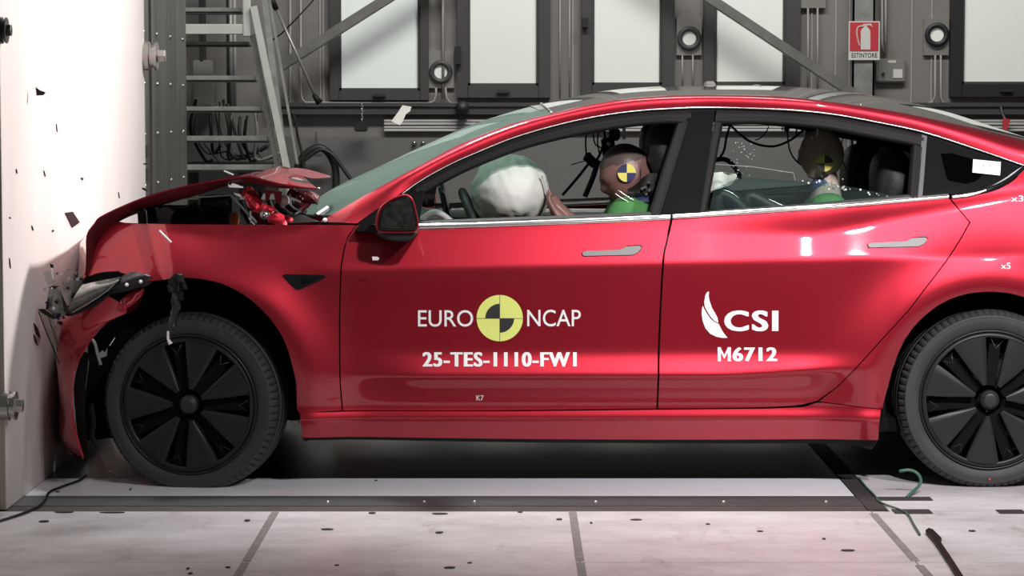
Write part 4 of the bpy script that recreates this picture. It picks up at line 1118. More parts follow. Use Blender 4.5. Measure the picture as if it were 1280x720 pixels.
# bonnet, buckled up
bn = [(107, 342), (107.5, 318), (108.5, 293), (117, 280), (128, 269), (180, 246.5), (240, 231), (304, 220), (350, 229), (397, 236)]
bc = [(96, 345), (98, 325), (100, 305), (112, 294), (125, 285), (180, 262), (240, 243), (300, 224), (345, 209), (364, 211)]
bf_ = [(100, 330), (102, 312), (104, 296), (116, 284), (130, 275), (180, 254), (240, 236), (302, 219), (352, 213), (385, 219)]
bon = sheet3([[P(a, b, .10) for a, b in bn], [P(a, b + 1, .35) for a, b in [((x + u) / 2, (y * .4 + v * .6)) for (x, y), (u, v) in zip(bn, bc)]], [P(a, b, YC) for a, b in bc], [P(a, b, 1.72) for a, b in bf_]], 'bonnet', M['paint'], 70, (0, 0, -.006), .004, seed=3, rough_s=6)
e = resample3([P(a, b, .10) for a, b in bn], 60)
fl_ = [p + Vector((.03 if p.x < -1.4 else 0, .045, -.036 - .008 * math.sin(p.x * 14))) * max(.12, min(1, (e[-1].x - p.x) / .30)) for p in e]
sheet([q for q in e] + [a.lerp(b, .5) + Vector((0, -.006, 0)) for a, b in zip(e, fl_)] + fl_ + [p + Vector((.01, .10, .0)) * max(.12, min(1, (e[-1].x - p.x) / .30)) for p in fl_], 60, 4, 'bonnet_flange', M['paint_shade'], bon, Vector((0, .003, 0)))
sheet3([[P(a, b, .3) for a, b in ((360, 211), (372, 210), (392, 213.5), (413, 220))], [P(a, b, .2) for a, b in ((362, 216), (376, 220), (392, 223.5), (413, 221))]], 'bonnet_corner', M['paint_shade'], 20, (0, .01, 0), .003, parent=bon)
MB().tube([P(345, 231, .2), P(380, 233, .2), P(400, 235.5, .2)], .003, 6).go('bonnet_edge', 'chrome', bon, True)
# frunk and engine bay
def junkbox(x0, y0, x1, y1, Y, d, m, name, rot=0.0):
    a = P(x0, y0, Y); b = P(x1, y1, Y); mb = MB().bevbox(a.x, b.x, Y, Y + d, b.z, a.z, .006)
    c = (a + b) / 2
    for v in mb.v:
        x, z = v.x - c.x, v.z - c.z; v.x = c.x + x * math.cos(rot) - z * math.sin(rot); v.z = c.z + x * math.sin(rot) + z * math.cos(rot)
    return mb.go(name, m, car)
def pt(l, Y): return [P(a, b, Y) for a, b in l]
MB().box(-1.35, -.74, .13, 1.7, .80, .86).go('luggage_well', 'gap', car)
junkbox(180, 262, 300, 290, 1.1, .5, 'gap', 'luggage_well_wall')
junkbox(250, 246, 290, 285, .75, .3, 'black', 'fluid_tank')
junkbox(252, 250, 284, 258, .72, .04, 'trimgrey', 'tank_lid')
junkbox(256, 262, 282, 272, .70, .06, 'blackgloss', 'tank_cap', .1)
junkbox(286.5, 266, 297.5, 290, .45, .04, 'orange', 'high_voltage_cover')
junkbox(172, 262, 182.5, 290, .5, .05, 'decal', 'foam_block', .06)
junkbox(184, 260, 196, 290, .42, .1, 'black', 'horn', .05)
MB().prism(pt(((199, 284), (198, 262), (203, 259), (210, 260), (216, 264), (213, 270), (211, 286)), .35), (0, .05, 0)).go('crushed_bracket', 'plate_alu', car)
for k, (q, r, m) in enumerate(((((215, 284), (226, 270), (236, 262), (246, 256)), .008, 'wire'), (((222, 285), (238, 268), (252, 262)), .01, 'black'), (((300, 250), (305, 262), (310, 275), (318, 284)), .01, 'black'), (((238, 278), (252, 268), (270, 262), (285, 270)), .012, 'wire'),
        (((345, 262), (352, 250), (366, 262), (380, 268)), .011, 'wire'), (((340, 268), (350, 262), (362, 270), (372, 276)), .013, 'black'), (((335, 250), (341, 262), (350, 270), (356, 278)), .009, 'wire'), (((326, 240), (322, 252), (330, 262)), .012, 'black'), (((360, 252), (370, 256), (376, 266)), .014, 'black'))):
    MB().tube([P(a, b, .4 + .05 * (k % 3)) for a, b in q], r, 7, 20).go('engine_bay_hose', m, car, True)
MB().tube(pt(((176, 253.5), (230, 248), (289, 244)), .16), .0028, 6).tube(pt(((289, 244), (304, 261), (321, 281)), .16), .005, 6).go('bonnet_seal_strip', 'trimgrey', car, True)
# red torn structure
def crumple_tube(pts, r, name, m, seed, parent=None, amp=.5):
    mb = MB().tube(pts, r, 9, 26)
    for v in mb.v: v += noise.noise_vector(v * 22 + Vector((seed, 0, 0))) * (r if not isinstance(r, (list, tuple)) else r[0]) * amp
    return mb.go(name, m, parent or car, False)
crumple_tube(pt(((306, 236), (314, 246), (322, 258), (334, 266), (346, 272), (362, 281)), .20), .024, 'shock_tower_rail', 'paint', 1, amp=.9)
crumple_tube(pt(((322, 262), (340, 272), (352, 284)), .16), .03, 'shock_tower_rail', 'paint', 5, amp=.9)
crumple_tube(pt(((364, 238), (374, 244), (386, 248), (396, 250)), .3), .022, 'cowl_bracket', 'paint_shade', 9, amp=1.0)
crumple_tube(pt(((368, 250), (382, 256), (376, 262)), .3), .018, 'cowl_bracket', 'paint_shade', 12, amp=1.0)
MB().prism(pt(((331, 236.5), (352.5, 240.5), (351, 254.5), (345, 254), (342, 241.5), (338, 243), (335.5, 251), (332, 251.5)), .22), (0, .015, 0)).go('red_bracket', 'paint', car)
MB().prism(pt(((331, 236), (352.5, 240), (352.5, 241.5), (331, 237.5)), .2), (0, .04, 0)).go('bracket_edge', 'paint', car)
MB().prism(pt(((285, 229.5), (288, 232), (290, 229), (293, 229.5), (304, 233.5), (304, 235), (286, 234)), .13), (0, .006, 0)).go('torn_edge', 'decal', car)
MB().bar(P(353, 242, .16), P(376, 252.5, .16), .008, .006).bar(P(361.5, 246, .16), P(364, 256, .16), .006, .006).go('prop_bar', 'silver', car)
MB().bar(P(313, 264, .12), P(314, 279, .12), .008, .006).bar(P(314, 270, .12), P(321, 278, .12), .006, .005).go('bright_clip', 'silver', car)
MB().lathe([(0, -.02), (.012, -.018), (.02, -.01), (.02, .02)], P(331, 269, .14), 14).lathe([(0, -.026), (.006, -.024), (.008, -.018)], P(331, 269, .14), 10).go('strut_nut', 'steel', car, True)
MB().lathe([(0, -.02), (.014, -.018), (.02, -.005), (.02, .02)], P(354.5, 251, .3), 14).go('fluid_cap', 'decal', car, True)
MB().prism(pt(((292, 241), (300, 243), (307, 247), (302, 246.5), (294, 244)), .18), (0, .01, 0)).go('torn_plastic', 'panelwhite', car)
for k in range(16):
    px, py = random.uniform(362, 392), random.uniform(236, 250)
    c = P(px, py, .24); r = random.uniform(.002, .0045)
    MB().prism([c + Vector((r * math.cos(a + k), 0, r * math.sin(a + k))) for a in (0, 1.9, 4.1)], (0, .003, 0)).go('glass_crumb', 'decal' if k % 3 else 'paint', car)
# front mass behind the bumper
mb = MB().box(-1.56, -1.2, .22, 1.6, .13, .80)
bm = bmesh.new()
vv = [bm.verts.new(v) for v in mb.v]; [bm.faces.new([vv[i] for i in f]) for f in mb.f]
bmesh.ops.subdivide_edges(bm, edges=list(bm.edges), cuts=9, use_grid_fill=True)
for v in bm.verts: v.co += noise.noise_vector(v.co * 7) * .05; v.co.x = max(v.co.x, XM)
bm.verts.index_update()
link('crushed_front_structure', [v.co.copy() for v in bm.verts], [tuple(q.index for q in f.verts) for f in bm.faces], M['gap'], car); bm.free()
# bumper cover
Lp = [(85, 396), (74, 403), (69, 412), (69.5, 435), (73, 460), (74.5, 485), (76, 502), (79, 525), (78, 545), (86, 560), (100, 572)]
Rp = [(134, 370), (147, 378), (156, 390), (130, 405), (110, 429), (100, 445), (92.5, 462), (89.5, 480), (89, 500), (90, 525), (95, 547), (103, 573)]
Lw = [P(a, b, .10) for a, b in Lp]; Rw = [P(a, b, -.015) for a, b in Rp]
Lr, Rr_ = resample3(Lw, 30), resample3(Rw, 30)
Mid = [a.lerp(b, .55) + Vector((0, -.02, 0)) for a, b in zip(Lr, Rr_)]
C1 = [Vector((XM + .02, .38, p.z)) for p in Lr]; C2 = [Vector((XM + .012, YC, p.z)) for p in Lr]; C3 = [Vector((XM + .02, 1.46, p.z)) for p in Lr]
Fl = [Vector((p.x, 2 * YC - p.y, p.z)) for p in Lr]; Fr = [Vector((p.x, 2 * YC - p.y, p.z)) for p in Rr_]
bump = sheet3([Rr_, Mid, Lr, C1, C2, C3, Fl, Fr], 'front_bumper', M['paint'], 60, (.006, .004, 0), .0035, seed=8, rough_s=7)
MB().prism([p + Vector((0, -.005, 0)) for p in pt(((79, 421.5), (84, 417.5), (95, 429), (91.5, 434)), -.03)], (0, .02, 0)).go('tow_cover_slot', mat('slot_red', (.16, .003, .006), .4), bump)
# crumpled bright red corner and black lamp carrier
sheet3([pt(((146, 384), (156, 371), (168, 362), (182, 356)), .02), pt(((152, 389), (162, 383), (172, 373), (180, 362)), -.02), pt(((158, 392), (166, 388), (174, 380), (179, 370)), .04)], 'bumper_corner', M['paint'], 16, (0, .006, 0), .008, seed=2, rough_s=20, parent=bump)
sheet3([pt(((134, 368), (150, 366), (168, 361), (184, 358), (191, 349)), .0), pt(((140, 360), (152, 354), (166, 349), (180, 345), (189, 346)), -.02), pt(((150, 347), (156, 343), (166, 340), (176, 340), (186, 344)), .02)], 'lamp_carrier', M['black'], 20, (0, .008, 0), .004, seed=4, rough_s=22)
for a, b in ((158.5, 356), (176, 352.2)): MB().lathe([(0, -.008), (.005, -.007), (.007, 0)], P(a, b, -.03), 10).go('carrier_screw', 'decal', car, True)
MB().prism(pt(((103, 356), (108, 347), (118, 342.5), (128, 340.8), (147, 339.5), (154, 346), (150, 350), (128, 352)), .03), (0, .05, 0)).go('lamp_gap', 'gap', car)
hl = sheet3([pt(((102, 356), (127, 350), (151, 346)), .01), pt(((93, 370), (112, 362), (133, 356), (148, 350)), -.035), pt(((86, 385), (100, 378), (118, 370), (140, 358)), -.03), pt(((87, 392), (110, 381.5), (134, 366)), .0)], 'headlamp', M['lampgrey'], 40, (0, .006, 0), .002, seed=6, rough_s=12)
sheet3([pt(((86.5, 393), (110, 383), (134, 367.5), (150, 352)), -.012), pt(((88, 396), (112, 386), (136, 370), (151, 353)), -.018)], 'headlamp_rim', M['frame'], 30, (0, .008, 0), 0, parent=hl)
MB().tube(pt(((90, 391), (110, 379.5), (132, 365), (148, 350)), -.034), .0022, 5, 20).go('headlamp_light_bar', 'galv', hl, True)
# lens shards
def lensbit(poly, Y, m='lens', name='lens_shard', th=.004):
    return MB().prism(pt(poly, Y), (0, th, 0)).go(name, m, hl)
lensbit(((54, 340), (63, 338.5), (66, 347), (70, 352), (60, 356), (56, 350)), .0)
lensbit(((61, 362), (70, 358), (76, 364), (80, 376), (85, 391), (70, 396), (58, 387), (59, 374)), .0, 'lampgrey')
lensbit(((60, 360), (66, 357), (74, 357.5), (68, 361.5)), -.02, 'wire', 'lens_edge')
lensbit(((62, 329.5), (66.5, 331), (67, 334.5), (63.5, 335)), -.02, 'wire', 'lens_edge')
lensbit(((63.5, 334), (65, 334), (67, 348), (66, 350)), -.02, 'silver', 'lens_edge')
lensbit(((76.5, 367), (79, 372), (84, 383), (85, 392), (80, 390)), -.03, 'wire', 'lens_edge')
lensbit(((58, 378), (62, 370), (61, 385), (57, 388)), -.03, 'wire', 'lens_edge')
lensbit(((47, 386.5), (55, 386), (62, 391), (72, 398), (66, 399), (52, 391)), -.03, 'wire', 'lens_edge')
lensbit(((82, 342), (84, 336), (90, 336), (83.5, 338)), .05, 'lampgrey')
lensbit(((84, 353), (90, 349), (98, 353), (103, 362), (94, 368), (85, 362)), .06)
lensbit(((78, 352), (84, 353), (86, 366), (80, 364)), .03)
lensbit(((95, 351), (101, 350), (104, 356), (97, 358)), .05, 'lens')
lensbit(((48, 389), (60, 394), (72, 400), (76, 412), (73, 428), (70, 440), (62, 425), (55, 408)), .05, 'lens', 'torn_film')
MB().tube(pt(((48, 389), (55, 408), (62, 425), (70, 444), (74, 455)), .04), .0022, 5, 20).tube(pt(((60, 394), (64, 408), (70, 424), (72, 440)), .04), .0016, 5, 20).go('torn_film_edge', 'wire', hl, True)
for k in range(26):
    px = random.uniform(56, 104); py = random.uniform(340, 400); c = P(px, py, random.uniform(-.03, .06)); r = random.uniform(.003, .009)
    MB().prism([c + Vector((r * math.cos(a + k), 0, r * math.sin(a + k))) for a in (0, 1.5, 2.9, 4.4)], (0, .003, 0)).go('lens_crumb', ('lens', 'wire', 'silver', 'lampgrey')[k % 4], hl)
for k in range(9):
    px = random.uniform(66, 86); py = random.uniform(392, 404); c = P(px, py, -.02); r = random.uniform(.003, .009)
    MB().prism([c + Vector((r * math.cos(a + k), 0, r * math.sin(a + k))) for a in (0, 1.5, 2.9, 4.4)], (0, .003, 0)).go('lens_crumb', ('navy', 'wire', 'paint_shade')[k % 3], hl)
# liner behind the bumper and hanging bits
sheet3([pt(((102, 439), (98, 455), (94, 475), (93.5, 500), (96, 530), (98, 552), (101, 571)), .05), pt(((110, 442), (109, 470), (106, 500), (107, 530), (109, 550), (113, 571)), .03)], 'arch_liner_front', M['frame'], 30, (0, .01, 0), .003, parent=bump)
MB().tube(pt(((115, 424), (119, 430), (122, 442), (126, 456)), .0), .006, 6, 16).go('torn_strip', 'plate_alu', car)
MB().prism(pt(((124, 441), (128, 438), (131, 441), (134, 435), (133, 445), (125, 448)), .0), (0, .008, 0)).go('torn_clip', 'galv', car)
MB().tube(pt(((137, 432), (144, 421.5)), .0), .002, 5).go('torn_wire', 'silver', car)
MB().tube(pt(((114, 505), (117, 530), (115, 545), (122, 560)), .08), .010, 6, 16).go('torn_strip', 'frame', car)
cl_ = sheet3([pt(((214, 346), (216, 360), (213, 380), (210, 405), (209, 425)), -.06), pt(((221, 342), (222, 360), (220, 380), (217, 400), (213, 425)), -.075), pt(((228, 347), (227, 360), (226, 376), (223, 395), (217, 412)), -.06)], 'hanging_liner_scrap', M['black'], 30, (0, .006, 0), .009, seed=11, rough_s=28)
MB().tube(pt(((210, 414), (210, 424), (213.5, 430)), -.075), [.004, .005, .008], 6).go('liner_clip', 'decal', cl_)
for a, b in ((214, 348), (224, 343), (229, 353), (213, 357), (226, 365)):
    crumple_tube(pt(((a, b), (a + 1, b + 9)), -.075), .012, 'liner_fold', 'wire', a, parent=cl_, amp=.9)
MB().prism(pt(((362, 526), (373, 525.5), (373.5, 532), (364, 532.5)), .1), (0, .05, 0)).go('arch_clip', 'plate_alu', car)
MB().prism([PF(a, b, .0) + Vector((0, 0, .02)) for a, b in ((136, 597), (143, 598), (146, 604), (139, 602))], (0, 0, .006)).go('lens_piece', 'lampgrey', hl)

# ------------------------------------------------------------------ cabin
def rblock(name, prof, y0, y1, m, bev=.03, parent=None):
    """side profile (x,z) extruded across y with rounded sides"""
    pr = [Vector((a, 0, b)) for a, b in prof]; pr = resample3(pr + pr[:1], 33, True)[:-1]
    c = sum(pr, Vector()) / 32; v = []; f = []
    ys = [(y0, .80), (y0 + bev * .4, .93), (y0 + bev, 1), (y1 - bev, 1), (y1 - bev * .4, .93), (y1, .80)]
    for y, s_ in ys: v += [Vector((c.x + (p.x - c.x) * s_, y, c.z + (p.z - c.z) * s_)) for p in pr]
    for j in range(5):
        for k in range(32): f.append((j * 32 + k, j * 32 + (k + 1) % 32, (j + 1) * 32 + (k + 1) % 32, (j + 1) * 32 + k))
    f.append(tuple(range(31, -1, -1))); f.append(tuple(160 + k for k in range(32)))
    return link(name, v, f, M[m], parent or car, True)
def seat(yc, dx=0):
    w_ = .24
    s_ = rblock('front_seat', [(.66 + dx, .30), (.56 + dx, .62), (.60 + dx, .90), (.68 + dx, 1.10), (.72 + dx, 1.10), (.76 + dx, .90), (.74 + dx, .60), (.76 + dx, .34)], yc - w_, yc + w_, 'seat', .06)
    rblock('seat_cushion', [(.12 + dx, .34), (.10 + dx, .44), (.35 + dx, .43), (.62 + dx, .40), (.70 + dx, .30), (.40 + dx, .28)], yc - w_, yc + w_, 'seat', .05, s_)
    rblock('headrest', [(.525 + dx, 1.17), (.53 + dx, 1.27), (.57 + dx, 1.305), (.61 + dx, 1.29), (.635 + dx, 1.20), (.62 + dx, 1.10), (.57 + dx, 1.08)], yc - .13, yc + .13, 'seat', .05, s_)
    for y in (yc - .06, yc + .06): MB().tube([(.60 + dx, y, 1.02), (.59 + dx, y, 1.16)], .007, 8).go('headrest_post', 'chrome', s_, True)
    return s_
seat(.50, -.02); seat(1.36, 0)
rs = rblock('rear_bench', [(1.30, .40), (1.26, .62), (1.34, .90), (1.44, 1.02), (1.52, 1.02), (1.50, .80), (1.44, .40)], .2, 1.64, 'seat', .06)
rblock('bench_cushion', [(.90, .34), (.88, .47), (1.1, .48), (1.32, .44), (1.32, .34)], .2, 1.64, 'seat', .05, rs)
for y in (.50, 1.36): rblock('headrest', [(1.36, .98), (1.36, 1.14), (1.40, 1.21), (1.46, 1.20), (1.52, 1.10), (1.54, .98), (1.46, .92)], y - .14, y + .14, 'seat', .05, rs)
# dashboard, wheel, tablet, airbag
rblock('dashboard', [(-.68, .60), (-.70, .88), (-.55, .955), (-.38, .945), (-.27, .89), (-.26, .78), (-.34, .62)], .14, 1.70, 'trimgrey', .03)
a = P(556, 243, .85); b = P(565, 276, .85)
mb = MB().bevbox(-.262, -.245, .70, 1.14, .86, 1.06, .004)
for v in mb.v: v.x += (v.z - .95) * -.22
mb.go('centre_screen', 'blackgloss', car, True)
junkbox(553, 243, 556.5, 276, .5, .02, 'trimgrey', 'dash_measuring_post', .12)
MB().tube(pt(((526, 275), (540, 266), (552, 268), (566, 279)), .4), .012, 8, 16).go('torn_dash_trim', 'cabinlight', car, True)
sw_ = MB(); n = 40; v = []; cw = Vector((-.115, .50, .885)); ang = R(24)
ax = Vector((math.cos(ang), 0, math.sin(ang))); uu = Vector((0, 1, 0)); ww = Vector((-math.sin(ang), 0, math.cos(ang)))
sw_.tube([cw + (uu * math.cos(2 * math.pi * k / n) + ww * math.sin(2 * math.pi * k / n)) * .178 for k in range(n + 1)], .0165, 10)
stw = sw_.go('steering_wheel', 'seat', car, True)
for an in (0, math.pi, -math.pi / 2): MB().bar(cw, cw + (uu * math.cos(an) + ww * math.sin(an)) * .175, .03, .02).go('wheel_spoke', 'seat', stw)
MB().tube([cw, cw - ax * .25], .035, 12).go('steering_column', 'seat', stw, True)
# airbag: wrinkled cushion
v = []; f = []; nu_, nv_ = 64, 40; ac = P(638, 240, .50)
for j in range(nv_ + 1):
    th = math.pi * j / nv_
    for i in range(nu_):
        ph = 2 * math.pi * i / nu_
        d = Vector((math.sin(th) * math.cos(ph), math.sin(th) * math.sin(ph), math.cos(th)))
        wr = .010 * math.sin(10 * ph + 4 * th) * abs(math.sin(2 * th)) * .35 + noise.noise(d * 4) * .006 + noise.noise(d * 11) * .002
        seam = -.006 * math.exp(-((abs(d.dot(ax)) - .12) / .03) ** 2)
        v.append(ac + Vector((d.x * .148, d.y * .28, d.z * .140)) + d * (wr + seam))
for j in range(nv_):
    for i in range(nu_): f.append((j * nu_ + i, (j + 1) * nu_ + i, (j + 1) * nu_ + (i + 1) % nu_, j * nu_ + (i + 1) % nu_))
link('driver_airbag', v, f, M['bag'], car, True)
sheet3([pt(((884, 240), (882, 228), (884, 217), (896, 216)), .30), pt(((900, 235), (900, 226), (903, 216), (908, 216)), .26), pt(((912, 232), (918, 226), (921, 220), (920, 217)), .32)], 'curtain_airbag', M['bag'], 16, (0, .02, 0), .003)
# far door top trims, sill trims, centre console
MB().bevbox(-.50, .62, 1.70, 1.77, .900, .935, .01).go('door_top_trim', 'cabinlight', car)
MB().bevbox(.70, 1.22, 1.70, 1.77, .965, .99, .01).go('door_top_trim', 'galv', car)
MB().bevbox(-.1, .75, .80, 1.04, .35, .62, .03).go('centre_console', 'trimgrey', car)
# headliner edge
sheet3([[p + Vector((0, .05, -.045)) for p in seg(600, 1300, RU, RUp)], [Vector((p.x, 2 * YC - p.y - .05, p.z - .045)) for p in seg(600, 1300, RU, RUp)]], 'roof_cross_trim', M['seat'], 30, (0, 0, -.01)) if False else None
# rear door: lowered and broken pane
def gsheet(poly, off, m, name, th=.004):
    v = [SS(PS(a, b).x, PS(a, b).z, off) for a, b in poly]; n = len(v)
    return link(name, v + [q + Vector((0, th, 0)) for q in v], [tuple(range(n)), tuple(range(2 * n - 1, n - 1, -1))] + [(i, i + n, (i + 1) % n + n, (i + 1) % n) for i in range(n)], M[m], rear_door)
gsheet([(888, 262), (893, 237), (925, 222), (960, 224), (1000, 227), (1040, 229), (1075, 236), (1110, 243), (1136, 247), (1060, 253), (960, 260)], .03, 'greenglass', 'broken_window')
gsheet([(886, 230), (893, 205.5), (940, 208.5), (993, 216.5), (995, 228), (940, 228)], .034, 'glass', 'broken_window')
MB().tube([SS(PS(a, b).x, PS(a, b).z, .030) for a, b in ((893, 205.5), (940, 208.5), (993, 216.5), (995, 226))], .0012, 5).go('glass_edge', 'conduit', rear_door)
for k in range(34):
    t = random.random(); px = 1003 + 110 * t; py = 224 + 22 * t + random.uniform(-2, 3.5)
    if k > 24: px, py = random.uniform(1035, 1060), random.uniform(224, 238)
    p = PS(px, py); c = SS(p.x, p.z, .02); r = random.uniform(.002, .006)
    MB().prism([c + Vector((r * math.cos(a + k), 0, r * math.sin(a + k))) for a in (0, 1.6, 3.0, 4.6)], (0, .004, 0)).go('glass_crumb', ('panelwhite', 'greenglass', 'conduit')[k % 3], rear_door)
for k in range(36):
    px = random.gauss(930, 10); py = random.gauss(192, 14)
    p = PS(px, py); c = SS(p.x, p.z, .02); r = random.uniform(.0012, .0028)
    MB().prism([c + Vector((r * math.cos(a + k), 0, r * math.sin(a + k))) for a in (0, 2.1, 4.2)], (0, .003, 0)).go('glass_crumb', 'panelwhite', rear_door)
# measuring cables in the cabin
hgc = []
def ccable(q, r, Y=.5, m='wire', name='measuring_cable', n=24): return MB().tube([P(a, b, Y) for a, b in q], r, 6, n).go(name, m, car, True)
ccable(((904, 157), (913, 157), (924, 167), (938, 177), (956, 182.5), (972, 182), (990, 174), (1006, 161)), .0045)
ccable(((912, 158), (908, 172), (905, 188), (898, 200)), .0045)
ccable(((984, 160), (985, 175), (988, 190), (996, 202), (1006, 208), (1014, 205), (1017, 194), (1013, 178), (1009, 162)), .003)
ccable(((961, 158), (957, 166), (950, 173), (944, 175)), .0022)
ccable(((1020, 168), (1030, 178), (1042, 186), (1050, 190)), .004)
ccable(((1030, 166), (1036, 176), (1048, 190), (1056, 194)), .003)
ccable(((1054, 168), (1052, 180), (1049, 190), (1058, 212)), .002)
ccable(((996, 160), (995, 170)), .003); ccable(((1008, 160), (1007, 176)), .002)
ccable(((893, 200), (905, 199), (914, 204), (922, 215), (926, 224)), .010, 1.2)
junkbox(981, 157, 987, 166, .5, .03, 'wire', 'roof_camera'); junkbox(977, 157.5, 980, 164, .5, .02, 'decal', 'camera_lens')
junkbox(1014, 161, 1021, 168, .48, .03, 'wire', 'roof_camera')
ccable(((1022, 162), (1021, 170), (1017, 173), (1013, 171)), .004, .46, 'decal', 'white_hook')
# instruments left of the driver's head
ccable(((733, 166), (732, 180), (734, 196), (740, 202)), .0035, .9); ccable(((741, 165), (744, 180), (752, 185)), .003, .9)
ccable(((748, 163), (747, 178), (750, 196)), .003, .9); ccable(((755, 162), (756, 175), (751, 190), (744, 204)), .005, .9)
ccable(((737, 203), (722, 222), (703, 244)), .006, .95); ccable(((748, 200), (741, 222), (731, 246)), .011, .95, 'seat', 'seat_belt')
ccable(((741, 199), (728, 202), (714, 206)), .002, .95)
c = P(738, 199, .92)
crumple_tube([P(733, 196, .9), P(744, 206, .9)], .022, 'cable_bundle', 'wire', 3, amp=.9)
junkbox(753, 172, 769, 196, .95, .1, 'wire', 'measuring_box', .1); junkbox(762, 160, 775, 176, .95, .1, 'wire', 'measuring_box')
MB().lathe([(0, -.02), (.008, -.015), (.008, .0)], P(761, 180, .93), 10).go('box_lamp', 'panelwhite', car, True)
junkbox(778, 158, 782, 176, .9, .02, 'decal', 'white_edge', .0)  # white strip along the edge of the far headrest
# driver belt parts beside the neck
ccable(((772, 237.5), (782, 244), (793, 251)), .0025, .30, 'chrome', 'belt_guide_bar'); ccable(((769, 242), (779, 249), (790, 255)), .0025, .30, 'chrome', 'belt_guide_bar')

# ------------------------------------------------------------------ dummies
def head_mesh(c, s, tilt, fwd=-1):
    """face towards -x; s = half height"""
    v = []; f = []; nu_, nv_ = 56, 44
    for j in range(nv_ + 1):
        th = math.pi * j / nv_
        for i in range(nu_):
            ph = 2 * math.pi * i / nu_
            d = Vector((math.sin(th) * math.cos(ph), math.sin(th) * math.sin(ph), math.cos(th)))
            r = Vector((d.x * .86, d.y * .68, d.z * 1.0))
            if d.x < 0:
                r.x += .05 * (-d.x) * (1 if d.z < 0 else .2)
                r.x -= .16 * math.exp(-((d.y) / .16) ** 2 - ((d.z + .18) / .17) ** 2)      # nose
                r.x -= .05 * math.exp(-((d.y) / .5) ** 2 - ((d.z - .16) / .10) ** 2)       # brow
                r.x += .07 * math.exp(-((abs(d.y) - .3) / .14) ** 2 - ((d.z - .0) / .10) ** 2)   # eye sockets
                r.x -= .05 * math.exp(-((d.y) / .26) ** 2 - ((d.z + .48) / .06) ** 2)      # upper lip
                r.x -= .05 * math.exp(-((d.y) / .24) ** 2 - ((d.z + .60) / .05) ** 2)      # lower lip
                r.x -= .12 * math.exp(-((d.y) / .3) ** 2 - ((d.z + .85) / .14) ** 2)       # chin
            if d.z < -.2: r.y *= 1 - .25 * (-.2 - d.z); r.x += (.10 * (-.2 - d.z) if d.x > 0 else 0) * -1
            r.y += (1 if d.y > 0 else -1) * .07 * math.exp(-((d.x - .05) / .12) ** 2 - ((d.z + .05) / .2) ** 2)
            x, z = r.x, r.z
            v.append(c + Vector((x * math.cos(tilt) - z * math.sin(tilt), r.y, x * math.sin(tilt) + z * math.cos(tilt))) * s)
    for j in range(nv_):
        for i in range(nu_): f.append((j * nu_ + i, (j + 1) * nu_ + i, (j + 1) * nu_ + (i + 1) % nu_, j * nu_ + (i + 1) % nu_))
    return v, f
def skinned(name, joints, edges, m, parent, root=0, sub=2):
    off = origin(parent)
    me = bpy.data.meshes.new(name)
    me.from_pydata([tuple(Vector(j[0]) - off) for j in joints], edges, [])
    o = bpy.data.objects.new(name, me); C.objects.link(o); o.parent = parent; ORG[o.name] = off
    me.materials.append(M[m])
    s_ = o.modifiers.new('skin', 'SKIN'); s_.use_smooth_shade = True
    for i, j in enumerate(joints):
        sv = me.skin_vertices[0].data[i]; sv.radius = (j[1], j[2] if len(j) > 2 else j[1]); sv.use_root = (i == root)
    ss = o.modifiers.new('sub', 'SUBSURF'); ss.levels = sub; ss.render_levels = sub
    return o
